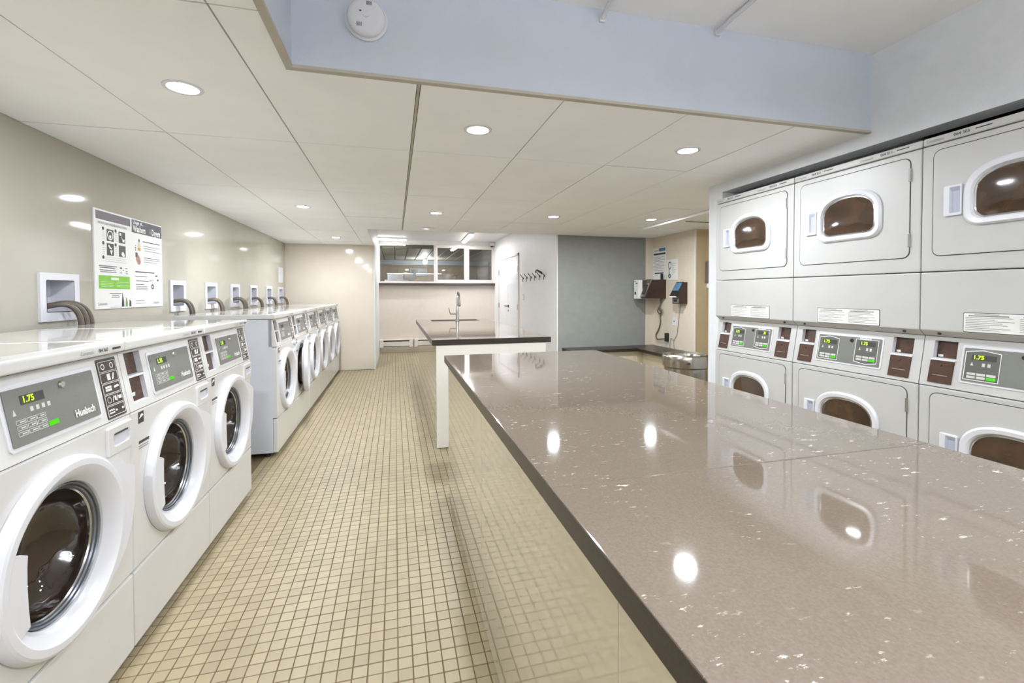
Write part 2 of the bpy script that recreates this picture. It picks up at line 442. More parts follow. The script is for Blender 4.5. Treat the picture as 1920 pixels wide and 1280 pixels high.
# ------------------------------------------------------------------ windows, sill, door
def window(n, x0, x1, z0, z1, fw, label, yoff=0.0):
    r = struct(empty('window_%d' % n, ((x0+x1)/2, YB, z0))); r['label'] = label
    w2, hh = (x1-x0)/2, z1-z0
    for nm, a in (('frame_side', (-w2, -w2+fw, 0, hh)), ('frame_side', (w2-fw, w2, 0, hh)), ('frame_rail', (-w2+fw, w2-fw, 0, fw)), ('frame_rail', (-w2+fw, w2-fw, hh-fw, hh))):
        bx(nm, 'window_frame', r, a[0], a[1], -0.012-yoff, 0.06, a[2], a[3], 0.003)
    bx('pane', 'pane_glass', r, -w2+fw, w2-fw, 0.02, 0.026, fw, hh-fw)
    return r
window(1, XA0, 0.885, WZ0, 2.425, 0.022, 'wide fixed window pane at the left of the alcove back wall')
window(2, 0.89, 1.61, WZ0+0.01, 2.40, 0.055, 'middle framed window above the dark sill')
window(3, 1.61, XA1, WZ0+0.01, 2.385, 0.055, 'small window pane beside the white alcove wall')
bx('pane_lining', 'window_frame', wb, 0.885, XA1, YB-0.006, YB+0.06, 2.385, 2.43)
sill = struct(bx('trim_5', 'sill_dark', None, XA0, XA1, YB-0.10, YB, 1.495, 1.545, 0.003))
sill['label'] = 'dark stone sill below the alcove windows'
struct(bx('trim_6', 'window_frame', None, XA0, XA1, YB-0.02, YB, 1.545, 1.575))
dr = struct(empty('door_1', (XA1, 9.0, 0), R(-90)))        # double door, local x runs towards the camera
dr['label'] = 'white double door in the alcove side wall'
for s in (-1, 1):
    bx('door_leaf', 'door_paint', dr, min(s*.003, s*.79), max(s*.003, s*.79), -0.012, 0.0, 0.01, 2.02, 0.002)
    bx('jamb', 'window_frame', dr, min(s*.795, s*.84), max(s*.795, s*.84), -0.02, 0.0, 0, 2.07, 0.003)
    for z in (1.05, 1.77):
        bx('hinge', 'steel_dark', dr, s*.785-.012, s*.785+.012, -0.022, -0.01, z-.055, z+.055)
bx('jamb_head', 'window_frame', dr, -.84, .84, -0.02, 0, 2.026, 2.07, 0.003)
hd = MB().lathe([(0.001,-.02),(.028,-.02),(.03,-.012)], (0.06,0,1.05), 20, 'y').build('door_handle', 'steel_dark', dr, smooth=True)
MB().tube([(0.06,-.015,1.05),(0.06,-.06,1.05),(0.0,-.065,1.05),(-.07,-.062,1.05)], .009).build('lever', 'steel_dark', hd, smooth=True)
MB().lathe([(0.001,-.018),(.02,-.018),(.022,-.012)], (0.06,0,0.96), 16, 'y').build('lock_cylinder', 'chrome', dr, smooth=True)

# yard room behind the windows
YY0, YY1 = YB+0.1, 14.4
mb = MB(); mb.box(-2.4, 4.0, YY1, YY1+0.1, 0, 2.6)
yw_ = struct(mb.build('wall_yard', 'yard_wall'))
for k in range(12):
    bx('board', 'yard_wall', yw_, -2.4, 4.0, YY1-0.012-0.004*(k % 2), YY1, 0.9+k*0.11, 0.9+k*0.11+0.105)
bx('beam', 'yard_beam', yw_, -2.4, 4.0, YY1-0.25, YY1-0.02, 2.19, 2.34)
struct(bx('wall_yard_left', 'yard_wall', None, -2.5, -2.4, YY0, YY1, 0, 2.6))
struct(bx('wall_yard_right', 'yard_wall', None, 4.0, 4.1, YY0, YY1, 0, 2.6))
struct(bx('floor_yard', 'yard_floor', None, -2.5, 4.1, YY0, YY1, 0.0, 0.05))
yc = struct(bx('ceiling_yard', 'yard_ceiling', None, -2.5, 4.1, YY0, YY1, 2.36, 2.45))
for k in range(22):
    x = -2.3 + k*0.29
    bx('rib', 'yard_ceiling', yc, x, x+0.26, YY0+0.02, YY1-0.26, 2.325, 2.36, 0.008)

# ------------------------------------------------------------------ washing machines (local: x across, y into the machine, z up)
SL = lambda z: 0.038*(z-0.885)/0.22           # the control fascia leans back
SF = lambda a, b, d: (a, SL(b)+d, b)
TILT = 90 - math.degrees(math.atan(0.038/0.22))
def pocket(name, parent, x0, x1, z0, z1, dep, fn, wall, back, mat_back):
    mb = MB()
    P = lambda a, b, d: fn(a, b, d)
    mb.quad(P(x0,z0,0),P(x0,z1,0),P(x0,z1,dep),P(x0,z0,dep)); mb.quad(P(x1,z0,0),P(x1,z1,0),P(x1,z1,dep),P(x1,z0,dep))
    mb.quad(P(x0,z0,0),P(x1,z0,0),P(x1,z0,dep),P(x0,z0,dep)); mb.quad(P(x0,z1,0),P(x1,z1,0),P(x1,z1,dep),P(x0,z1,dep))
    o = mb.build(name, wall, parent)
    m2 = MB(); m2.prism([(x0,z0),(x1,z0),(x1,z1),(x0,z1)], fn, dep-0.002, dep+0.004)
    m2.build(back, mat_back, o)
    return o
def make_washer():
    root = empty('washing_machine', (0, 0, 0))
    hw = 0.340
    # body
    mb = MB(); q0 = [(-hw,.04),(hw,.04),(hw,1.105),(-hw,1.105)]; q1 = [(-hw+.004,.044),(hw-.004,.044),(hw-.004,1.101),(-hw+.004,1.101)]
    mb.loft([[(a,.17,b) for a,b in q1], [(a,.036,b) for a,b in q1], [(a,.036,b) for a,b in q0], [(a,.70,b) for a,b in q0]], True, True)
    mb.build('cabinet', 'enamel_side', root)
    for sx in (-1, 1):
        for y in (0.09, 0.64):
            MB().lathe([(.022,0),(.022,.015),(.012,.016),(.012,.045)], (sx*.29, y, 0), 14).build('foot', 'black_plastic', root, smooth=True)
    # kick panel with returned edge
    bx('kick_panel', 'enamel', root, -hw, hw, 0.0, 0.036, 0.04, 0.310, 0.007)
    # front panel around the door, dished
    n = 56; zc = 0.58
    X0, X1, Z0, Z1 = -hw, hw, 0.316, 0.882
    sq = []
    for k in range(n):
        a = 2*math.pi*k/n; ca, sa = math.cos(a), math.sin(a)
        tx = (X1 if ca > 0 else -X0)/max(1e-6, abs(ca)); tz = ((Z1-zc) if sa > 0 else (zc-Z0))/max(1e-6, abs(sa))
        t = min(tx, tz); sq.append((ca*t, zc+sa*t))
    def ringr(r, y): return [(r*math.cos(2*math.pi*k/n), y, zc+r*math.sin(2*math.pi*k/n)) for k in range(n)]
    sq = [(min(max(a, X0), X1), min(max(b, Z0), Z1)) for a, b in sq]
    cs = [(X0,Z0),(X1,Z0),(X1,Z1),(X0,Z1)]
    for cx, cz in cs:                       # snap nearest ray to the true corner
        i = min(range(n), key=lambda q: (sq[q][0]-cx)**2 + (sq[q][1]-cz)**2); sq[i] = (cx, cz)
    mb = MB()
    mb.loft([[(a, 0.036, b) for a, b in sq], [(a, 0.004, b) for a, b in sq], [(a*.985, 0.0, zc+(b-zc)*.985) for a, b in sq],
             [(max(-.33, min(.33, 1.03*0.262*math.cos(2*math.pi*k/n))), 0.0, max(Z0+.004, min(Z1-.004, zc+1.0*0.262*math.sin(2*math.pi*k/n)))) for k in range(n)],
             ringr(0.250, 0.012), ringr(0.19, 0.014), ringr(0.18, 0.05)])
    mb.build('front_panel', 'enamel', root, smooth=True, angle=30)
    # control fascia with coin pockets
    pk = [(-0.308, -0.205, 1.010, 1.093), (-0.306, -0.208, 0.912, 1.002)]
    mb = plate_holes(MB(), -hw, hw, 0.886, 1.103, pk, SF)
    for a in (-hw, hw): mb.quad(SF(a,.886,0), SF(a,1.103,0), (a,.06,1.103), (a,.06,.886))
    mb.quad((-hw,.0,.886),(hw,.0,.886),(hw,.06,.886),(-hw,.06,.886))
    mb.build('control_fascia', 'enamel', root)
    o = pocket('coin_pocket', root, *pk[0], 0.022, SF, 'pocket_white', 'coin_plate', 'coin_brown')
    o = pocket('coin_pocket', root, *pk[1], 0.017, SF, 'pocket_white', 'coin_plate', 'coin_brown')
    bx('card_slot', 'print_white', o, -0.29, -0.265, 0.021, 0.0235, 0.932, 0.945)
    # lid
    MB().box(-0.3405, 0.3405, 0.012, 0.71, 1.106, 1.143).build('lid', 'enamel', root, 0.009, 3)
    MB().prism(rrect(-.312, .312, .075, .670, .02), lambda a, b, d: (a, b, d), 1.1425, 1.1445).build('lid_panel', 'lid_gloss', root)
    bx('lid_gap', 'gap_dark', root, -hw, hw, 0.030, 0.69, 1.1025, 1.1065)
    # grey display plate with white bezel
    MB().prism(rrect(-.170, .192, .912, 1.077, .012), SF, -.003, .004).build('bezel', 'plastic_white', root, smooth=True)
    disp = MB().prism(rrect(-.160, .181, .923, 1.066, .004), SF, -.0055, -.002).build('display_plate', 'panel_grey', root)
    MB().prism([(-.111,1.022),(-.030,1.022),(-.030,1.046),(-.111,1.046)], SF, -.0062, -.005).build('led_window', 'print_dark', disp)
    text('price_digits', '1.75', .0235, 'led_green', disp, -.106, SL(1.034)-.0072, 1.034, TILT, bold=.0005)
    mb = MB()
    for r_ in range(3):
        for c_ in range(3):
            x, z = -.138 + c_*.034, .976 - r_*.0148
            for a, b, c, d in ((x,x+.031,z,z+.0012),(x,x+.031,z+.0098,z+.011),(x,x+.0012,z,z+.011),(x+.0298,x+.031,z,z+.011)):
                mb.prism([(a,c),(b,c),(b,d),(a,d)], SF, -.0062, -.005)
            mb.prism([(x+.012,z+.004),(x+.027,z+.004),(x+.027,z+.007),(x+.012,z+.007)], SF, -.0062, -.005)
    for q in range(4): mb.prism([(-.085+q*.02,1.000),(-.075+q*.02,1.000),(-.075+q*.02,1.012),(-.085+q*.02,1.012)], SF, -.0062, -.005)
    mb.prism([(-.142,1.0),(-.132,1.0),(-.137,1.016)], SF, -.0062, -.005)
    mb.build('key_outlines', 'print_light', disp)
    MB().prism([(-.034,.946),(.001,.946),(.001,.959),(-.034,.959)], SF, -.0064, -.005).build('start_key', 'key_green', disp)
    text('maker_name', 'Huebsch', .030, 'print_white', disp, .068, SL(.951)-.007, .951, TILT, bold=.0010, sx=.84)
    lk = MB().lathe([(.0001,-.012),(.0085,-.012),(.011,-.006),(.0115,.004)], (.039, SL(1.047), 1.047), 18, 'y').build('lock', 'chrome', disp, smooth=True)
    # black pictogram strip
    st = MB().prism(rrect(.216, .319, .893, 1.091, .004), SF, -.002, .003).build('pictogram_strip', 'label_black', root)
    mb = MB()
    for q in range(5):
        z0 = .900 + q*.037; z1 = z0+.034
        for a, b, c, d in ((.221,.314,z0,z0+.0012),(.221,.314,z1-.0012,z1),(.221,.2222,z0,z1),(.3128,.314,z0,z1)):
            mb.prism([(a,c),(b,c),(b,d),(a,d)], SF, -.0028, -.0018)
    zz = [.917+q*.037 for q in range(5)]
    for c in (.243, .29): mb.loft([[SF(a,b,-.0028) for a,b in circ(c, zz[4], .010, 14)], [SF(a,b,-.0028) for a,b in circ(c, zz[4], .0065, 14)]])
    for q in range(3):
        for r_ in range(2): mb.prism([(.235+q*.011,zz[2]-.008+r_*.009),(.244+q*.011,zz[2]-.008+r_*.009),(.244+q*.011,zz[2]-.001+r_*.009),(.235+q*.011,zz[2]-.001+r_*.009)], SF, -.0028, -.0018)
    mb.prism([(.28,zz[2]-.003),(.306,zz[2]-.001),(.306,zz[2]+.006),(.28,zz[2]+.004)], SF, -.0028, -.0018)
    mb.prism([(.255,zz[3]-.010),(.272,zz[3]-.010),(.272,zz[3]+.011),(.255,zz[3]+.011)], SF, -.0028, -.0018)
    mb.prism([(.279,zz[3]-.010),(.286,zz[3]-.010),(.296,zz[3]+.011),(.288,zz[3]+.011)], SF, -.0028, -.0018)
    mb.loft([[SF(a,b,-.0028) for a,b in circ(.241, zz[1], .011, 14)], [SF(a,b,-.0028) for a,b in circ(.241, zz[1], .009, 14)]])
    for c in (.262, .285): mb.prism([(c-.003,zz[1]-.01),(c-.001,zz[1]-.01),(c+.005,zz[1]+.01),(c+.003,zz[1]+.01)], SF, -.0028, -.0018)
    mb.prism([(.272,zz[1]-.007),(.280,zz[1]-.007),(.280,zz[1]+.008),(.270,zz[1]+.008)], SF, -.0028, -.0018)
    mb.prism([(.292,zz[1]-.005),(.308,zz[1]-.005),(.308,zz[1]+.006),(.292,zz[1]+.006)], SF, -.0028, -.0018)
    for q in range(3):
        for r_ in range(2): mb.prism([(.229+q*.010,zz[0]-.008+r_*.009),(.236+q*.010,zz[0]-.008+r_*.009),(.236+q*.010,zz[0]-.003+r_*.009),(.229+q*.010,zz[0]-.003+r_*.009)], SF, -.0028, -.0018)
    mb.prism([(.262,zz[0]-.004),(.271,zz[0]-.004),(.271,zz[0]+.002),(.262,zz[0]+.002)], SF, -.0028, -.0018)
    mb.prism([(.298,zz[0]-.004),(.308,zz[0]-.004),(.308,zz[0]+.002),(.298,zz[0]+.002)], SF, -.0028, -.0018)
    mb.build('pictograms', 'print_white', st)
    # soap drawer
    L9 = lambda pl, y: [(a, y, b) for a, b in pl]
    dw = MB().loft([L9(rrect(.198, .335, .774, .868, .008), .004), L9(rrect(.198, .335, .774, .868, .008), -.007), L9(rrect(.201, .332, .777, .865, .007), -.009), L9(rrect(.222, .318, .800, .846, .014), -.009)]).build('soap_drawer', 'enamel', root)
    mb = MB(); mb.loft([L9(rrect(.222, .318, .800, .846, .014), -.009), L9(rrect(.228, .312, .803, .834, .012), -.001)], cap1=True)
    mb.build('drawer_grip', 'pocket_white', dw, smooth=True)
    bx('grip_slot', 'gap_dark', dw, .234, .308, -.0085, -.0055, .838, .842)
    # stickers
    sk = bx('warning_sticker', 'label_black', root, -.293, -.257, -.001, .004, .832, .874)
    MB().prism([(-.289,.850),(-.261,.858),(-.270,.866),(-.280,.862)], FR, -.002, -.0008).build('sticker_mark', 'print_white', sk)
    sk = bx('data_sticker', 'print_dark', root, -.292, -.222, -.001, .004, .757, .767)
    mb = MB()
    for q in range(2): mb.box(-.292, -.228, -.001, .002, .746-q*.008, .749-q*.008)
    mb.build('sticker_lines', 'print_grey', sk)
    # door: thick ring, hinge wedge, grip, bowl
    def dl(r, y): return ringr(r, y)
    def hinge(r, y):
        out = []
        for k in range(n):
            a = 2*math.pi*k/n; x, z = r*math.cos(a), zc+r*math.sin(a)
            out.append((x, y, z))
        return out
    door = MB().loft([dl(.246, .018), dl(.259, .010), dl(.2625, .002), dl(.2595, -.016), dl(.2555, -.0235), dl(.249, -.0275), dl(.243, -.028),
                      dl(.231, -.0278), dl(.2285, -.0265), dl(.206, -.013), dl(.196, -.003), dl(.188, .006), dl(.184, .030)]).build('door', 'plastic_white', root, smooth=True, angle=24)
    outer = [(.150, zc+.199), (.228, zc+.167), (.304, zc+.130), (.3085, zc+.126), (.3105, zc+.120), (.302, zc+.0), (.284, zc-.070), (.246, zc-.130), (.190, zc-.175)]
    MB().prism(outer + [(.238*math.cos(R(a)), zc+.238*math.sin(R(a))) for a in range(-44, 55, 7)], FR, -.0262, .010).build('hinge_wing', 'plastic_white', door)
    gl = [(-.006, .182), (-.002, .178)]
    for q, (r0, y0, m_) in enumerate(((.184, .012, 'gasket'), (.178, .020, 'gasket'), (.172, .028, 'chrome'))):
        MB().loft([dl(r0, y0), dl(r0-.003, y0-.002), dl(r0-.006, y0+.002), dl(r0-.006, y0+.010)]).build('seal_ring', m_, door, smooth=True)
    prof = [(.170, .030), (.166, .050), (.155, .080), (.132, .105), (.095, .122), (.05, .130), (.0, .132)]
    MB().loft([dl(max(r, .0005), y) for r, y in prof], cap1=True).build('glass', 'washer_glass', door, smooth=True, angle=80)
    # hand grip: plate covering the left of the opening with a notch at each end
    arc = [(.2335*math.cos(R(a)), zc+.2335*math.sin(R(a))) for a in range(155, 211, 5)]
    inner = [(-.190, zc-.114), (-.164, zc-.104), (-.169, zc-.05), (-.171, zc), (-.170, zc+.05), (-.167, zc+.078), (-.190, zc+.092)]
    MB().prism(arc + inner, FR, -.0255, -.012).build('grip', 'plastic_white', door, .002)
    return root
def lid_marks(root, code):
    text('operator_name', 'Coinamatic', .017, 'print_grey', root, .108, .0112, 1.123, 90, sx=.82)
    text('machine_number', code, .0165, 'print_dark', root, .193, .0112, 1.1235, 90, bold=.0003, sx=.9)
    bx('barcode', 'print_dark', root, .268, .312, .0105, .0125, 1.120, 1.127)

washer = make_washer()
LABW = ['front-load washer nearest the camera, cut off by the left edge',
        'middle front-load washer of the near group of three',
        'third front-load washer of the near group, beside the gap in the row',
        'front-load washer with bare side panel showing, first after the gap',
        'second washer after the gap, its round door standing slightly ajar',
        'third washer after the gap in the row',
        'fourth washer after the gap in the row',
        'fifth washer after the gap, next to last in the row',
        'farthest washer, at the end of the row against the beige end wall']
XWF = -0.912
for k in range(9):
    y = 1.1991 + W*(k+0.5) if k < 3 else 3.9346 + W*(k-3+0.5)
    o = washer if k == 0 else copy_tree(washer)
    o.location = (XWF, y, 0); o.rotation_euler = (0, 0, R(90))
    tag(o, LABW[k], 'washer', 'front-load washers along the left wall')
    WASH = globals().setdefault('WASH', []); WASH.append(o)
for k, o in enumerate(WASH): lid_marks(o, ('064 A63', '064 A62', '064 A61', '064 A60', '064 A59', '064 A58', '064 A57', '064 A56', '064 A55')[k])
def descend(o):
    for ch in o.children:
        yield ch
        yield from descend(ch)
for o in WASH[3:]:                      # the washers after the gap show no lit digits
    for ch in [c for c in descend(o) if c.name.startswith(('price_digits', 'start_key'))]: bpy.data.objects.remove(ch)
# the slightly open door
for ch in WASH[4].children:
    if ch.name.startswith('door'):
        ch.location = (.26*(1-math.cos(R(7))), -.26*math.sin(R(7)), 0); ch.rotation_euler = (0, 0, R(7))

# ------------------------------------------------------------------ stacked dryers
def dwin(cx, zb, wd, zt, rb, n=10):
    """window outline: flat bottom with rounded corners, arched top"""
    p = []
    hw = wd/2; zs = zb + (zt-zb)*0.52
    for k in range(2*n+1):
        a = math.pi*k/(2*n); p.append((cx + hw*math.copysign(abs(math.cos(a))**0.82, math.cos(a)), zs + (zt-zs)*math.sin(a)**0.9))
    for k in range(n+1):
        a = math.pi + math.pi/2*k/n; p.append((cx-hw+rb + rb*math.cos(a), zb+rb + rb*math.sin(a)))
    for k in range(n+1):
        a = 1.5*math.pi + math.pi/2*k/n; p.append((cx+hw-rb + rb*math.cos(a), zb+rb + rb*math.sin(a)))
    return p
def make_dryer():
    root = empty('stacked_dryer', (0, 0, 0)); hw = .3395
    MB().box(-hw, hw, .075, .70, .02, 1.998).build('cabinet', 'enamel_dryer', root, .005)
    MB().box(-hw, hw, 0, .08, 1.966, 2.0).build('top_band', 'enamel_dryer', root, .008, 3)
    mb = MB(); mb.box(-hw, hw, 0, .08, 1.399, 1.962); mb.build('upper_front', 'enamel_dryer', root, .006)
    mb = MB(); mb.loft([[(-hw+.0, y, z), (hw, y, z), (hw, .08, z), (-hw, .08, z)] for y, z in ((.0, 1.395), (.0, 1.135), (.032, 1.108))], True, True)
    mb.build('middle_front', 'enamel_dryer', root, .005)
    mb = MB(); mb.box(-hw, hw, 0, .08, .30, .882); mb.build('lower_front', 'enamel_dryer', root, .006)
    bx('kick_panel', 'enamel_dryer', root, -hw, hw, .004, .08, .02, .296, .006)
    for x in (-.27, .27): MB().lathe([(.0001,-.004),(.006,-.003),(.007,.002)], (x, .012, 1.122), 12, 'y').build('screw', 'steel_dark', root, smooth=True)
    # label
    lb = MB().prism(rrect(-.177, .166, 1.137, 1.220, .006), FR, -.001, .003).build('instruction_label', 'print_dark', root)
    MB().prism(rrect(-.1745, .1635, 1.1395, 1.2175, .005), FR, -.0018, .002).build('label_face', 'print_white', lb)
    mb = MB()
    for c0, c1 in ((-.168, -.008), (.004, .158)):
        mb.box(c0+.01, c1-.02, -.0024, -.001, 1.2045, 1.2095); mb.box(c0+.03, c1-.05, -.0024, -.001, 1.212, 1.2145)
        for q in range(8):
            f = (.95, .6, .98, .75, .85, .5, .9, .7)[(q + (3 if c0 > 0 else 0)) % 8]
            mb.box(c0, c0+(c1-c0)*f, -.0024, -.001, 1.1985-q*.0072, 1.2005-q*.0072)
    mb.build('label_lines', 'print_grey', lb)
    # doors
    for dz, half in ((0.0, 0), (-1.078, 1)):
        MB().prism(rrect(-.297, .297, 1.465+dz, 1.937+dz, .032), FR, -.001, .01).build('door_gap', 'gap_dark', root)
        door = MB().prism(rrect(-.2935, .2935, 1.4685+dz, 1.9335+dz, .03, 6), FR, -.0035, .008).build('door', 'enamel_dryer', root, .0015)
        o1, o2, o3 = dwin(-.003, 1.582+dz, .352, 1.845+dz, .06), dwin(-.003, 1.590+dz, .336, 1.836+dz, .055), dwin(-.003, 1.606+dz, .300, 1.820+dz, .045)
        o4 = dwin(-.003, 1.613+dz, .286, 1.813+dz, .04)
        L = lambda pl, y: [(a, y, b) for a, b in pl]
        MB().loft([L(o1, -.002), L(o1, -.010), L(o2, -.018), L(o3, -.016), L(o4, -.006), L(o4, .0)]).build('window_ring', 'plastic_white', door, smooth=True, angle=40)
        MB().loft([L(o4, -.0062), L(dwin(-.003, 1.619+dz, .274, 1.807+dz, .037), -.0075), L(dwin(-.003, 1.621+dz, .27, 1.805+dz, .036), -.0045)]).build('trim_ring', 'chrome', door, smooth=True)
        MB().loft([L(o4, -.0042), L(dwin(-.003, 1.66+dz, .18, 1.77+dz, .03), -.0058), L(dwin(-.003, 1.70+dz, .05, 1.73+dz, .008), -.0062)], cap1=True).build('glass', 'dryer_glass', door, smooth=True, angle=60)
        hx0, hx1, hz0, hz1 = -.250, -.184, 1.635+dz, 1.766+dz
        gi = rrect(hx0+.022, hx1-.005, hz0+.012, hz1-.008, .004); go = rrect(hx0, hx1, hz0, hz1, .006)
        hp = MB().loft([L(go, -.003), L(go, -.0105), L(rrect(hx0+.002, hx1-.002, hz0+.002, hz1-.002, .005), -.012), L(gi, -.012)]).build('handle', 'plastic_white', door)
        MB().loft([L(gi, -.012), L(rrect(hx0+.030, hx1-.012, hz0+.018, hz1-.026, .003), -.0042)], cap1=True).build('handle_grip', 'grip_lavender', hp)
        for z in (1.853, 1.549):
            bx('hinge', 'chrome', door, .290, .299, -.007, .0, z+dz-.032, z+dz+.032, .001)
    # control fascia
    pk = [(-.300, -.212, 1.012, 1.088), (.208, .300, 1.012, 1.088)]
    zz0, zz1 = .886, 1.106
    mb = plate_holes(MB(), -hw, hw, zz0, zz1, pk, SF)
    for a in (-hw, hw): mb.quad(SF(a,zz0,0), SF(a,zz1,0), (a,.09,zz1), (a,.09,zz0))
    mb.quad((-hw,0,zz0),(hw,0,zz0),(hw,.09,zz0),(-hw,.09,zz0))
    mb.build('control_fascia', 'enamel_dryer', root)
    for p in pk:
        o = pocket('coin_pocket', root, *p, .024, SF, 'pocket_white', 'coin_plate', 'coin_brown')
        bx('coin_label', 'print_white', o, p[0]+.008, p[0]+.026, SL(1.02)+.019, SL(1.02)+.022, 1.016, 1.026)
    for a, b in ((-.312, -.218), (.200, .296)):
        o = MB().prism([(a+.004,.902),(b,.902),(b+.003,1.0),(a+.007,1.0)], SF, -.004, .004).build('coin_box', 'coin_brown', root, .001)
        MB().prism([(a+.006,.1+.902),(b+.006,1.002),(b+.006,1.008),(a+.008,1.008)], SF, -.006, .004).build('coin_ledge', 'plastic_white', o)
        MB().prism([(a+.022,.935),(b-.016,.935),(b-.016,.938),(a+.022,.938)], SF, -.005, -.003).build('slot_line', 'print_grey', o)
        MB().lathe([(.0001,-.007),(.004,-.006),(.0045,-.003)], ((a+b)/2+.003, SL(.98), .98), 10, 'y').build('coin_lock', 'steel_dark', o)
    MB().prism(rrect(-.192, .168, .920, 1.078, .008), SF, -.003, .004).build('bezel', 'plastic_white', root)
    dp = MB().prism(rrect(-.184, .160, .929, 1.069, .004), SF, -.0055, -.002).build('display_plate', 'panel_grey', root)
    for sgn, x0, top in ((0, -.178, True), (1, .030, False)):
        x1 = x0+.118; xm = (x0+x1)/2
        z0, z1 = (.936, 1.054) if top else (.944, 1.062)
        poly = [(x0,z0),(x1,z0),(x1,z1),(xm,z1+.010),(x0,z1)] if top else [(x0,z0),(xm,z0-.010),(x1,z0),(x1,z1),(x0,z1)]
        inn = [(xm+(a-xm)*.955, (z0+z1)/2+(b-(z0+z1)/2)*.955) for a, b in poly]
        fr = MB().loft([[SF(a,b,-.0066) for a,b in poly], [SF(a,b,-.0066) for a,b in inn], [SF(a,b,-.005) for a,b in inn]]).build('display_frame', 'print_white', dp)
        MB().prism(inn, SF, -.006, -.005).build('keypad', 'panel_dark', fr)
        zl = z1-.022
        MB().prism([(x0+.022,zl-.011),(x1-.016,zl-.011),(x1-.016,zl+.011),(x0+.022,zl+.011)], SF, -.0068, -.005).build('led_window', 'print_dark', fr)
        d = text('price_digits', '1.75', .022, 'led_green', fr, x0+.027, SL(zl)-.0078, zl, TILT, bold=.0005)
        mb = MB()
        for r_ in range(2):
            for c_ in range(3):
                if r_ == 1 and c_ == 2: continue
                x, z = x0+.012+c_*.033, z0+.022-r_*.0135
                mb.prism([(x,z),(x+.029,z),(x+.029,z+.0095),(x,z+.0095)], SF, -.0066, -.0055)
        mb.prism([(x0+.02,zl-.035),(x0+.03,zl-.035),(x0+.025,zl-.02)], SF, -.0066, -.0055)
        for q in range(2): mb.prism([(xm+q*.018,zl-.036),(xm+.01+q*.018,zl-.036),(xm+.01+q*.018,zl-.022),(xm+q*.018,zl-.022)], SF, -.0066, -.0055)
        mb.build('key_outlines', 'print_light', fr)
        MB().prism([(x0+.078,z0+.008),(x0+.108,z0+.008),(x0+.108,z0+.019),(x0+.078,z0+.019)], SF, -.007, -.005).build('start_key', 'key_green', fr)
    text('maker_name', 'Huebsch', .017, 'print_white', dp, .052, SL(1.064)-.0085, 1.064, TILT, bold=.0007)
    MB().lathe([(.0001,-.010),(.008,-.010),(.010,-.004)], (.008, SL(1.05), 1.05), 16, 'y').build('lock', 'steel_dark', dp, smooth=True)
    return root
dryer = make_dryer()
LABD = ['stacked dryer pair cut off by the right edge of the photo', 'middle stacked dryer pair of the three', 'far stacked dryer pair, next to the blue-grey column']
CODES = [('064 503', '064 502'), ('064 512', '064 511'), ('064 517', '064 516')]
for k in range(3):
    o = dryer if k == 0 else copy_tree(dryer)
    o.location = (XD, 0.8514 + W*(k+0.5), 0); o.rotation_euler = (0, 0, R(-90))
    tag(o, LABD[k], 'dryer', 'stacked dryers in the right wall')
    DRY = globals().setdefault('DRY', []); DRY.append(o)
far_digits = sorted((c for c in descend(DRY[2]) if c.name.startswith('price_digits')), key=lambda c: c.location.x)[-1]
text('price_digits', '21', .022, 'led_green', far_digits.parent, far_digits.location.x+.042, far_digits.location.y, far_digits.location.z, TILT, bold=.0005)
bpy.data.objects.remove(far_digits)
for k, o in enumerate(DRY):
    for q, x in enumerate((-.325, .055)):
        text('operator_name', 'Coinamatic', .0185, 'print_grey', o, x, -.0008, 1.982, 90, sx=.82)
        text('machine_number', CODES[k][q], .0175, 'print_dark', o, x+.102, -.0008, 1.9835, 90, bold=.0003)
        bx('barcode', 'print_dark', o, x+.178, x+.232, -.0008, .002, 1.983, 1.9875)

# ------------------------------------------------------------------ islands
def cabinet(name, x0, x1, y0, y1, ztop, label, end_mat, seams):
    r = empty(name, ((x0+x1)/2, (y0+y1)/2, 0)); cx, cy = (x0+x1)/2, (y0+y1)/2
    tag(r, label, 'cabinet', 'island cabinets')
    hx, hy = (x1-x0)/2, (y1-y0)/2
    bx('plinth', 'black_plastic', r, -hx+.05, hx-.05, -hy+.05, hy-.05, 0, 0.1)
    bx('carcass', 'island_white', r, -hx+.02, hx-.02, -hy+.02, hy-.02, 0.012, ztop-.2)
    cuts = [-hy] + [s-cy for s in seams] + [hy]
    for a, b in zip(cuts[:-1], cuts[1:]):
        for s in (-1, 1):
            bx('side_panel', 'gloss_panel', r, s*(hx-.019), s*hx, a+.001, b-.001, 0.006, ztop-.001, .001)
    for s in (-1, 1):
        bx('end_panel', end_mat, r, -hx, hx, s*(hy-.0), s*(hy+.019), 0.006, ztop-.001, .001)
    return r
cabinet('island_cabinet', .328, 1.372, -.9, 2.88, .854, 'long gloss-fronted island cabinet under the near worktop', 'island_white', (.62, 1.75))
wt = empty('island_worktop', (.855, 1.0, .854)); tag(wt, 'large brown-grey quartz worktop on the near island', 'worktop', 'quartz worktops')
for a, b in ((-2.05, -.1125), (-.1115, 1.985)):
    MB().box(-.541, .539, a, b, 0, .044).build('slab', 'quartz', wt, .0025)
bx('edge_band', 'quartz_edge', wt, -.5425, -.541, -2.05, 1.985, .0, .0415); bx('edge_band', 'quartz_edge', wt, .539, .5405, -2.05, 1.985, .0, .0415)
bx('edge_band', 'quartz_edge', wt, -.5425, .5405, 1.985, 1.9865, .0, .0415)
cabinet('sink_cabinet', .333, 1.30, 3.825, 6.70, .872, 'white-ended island cabinet under the sink worktop', 'island_white', (4.8, 5.75))
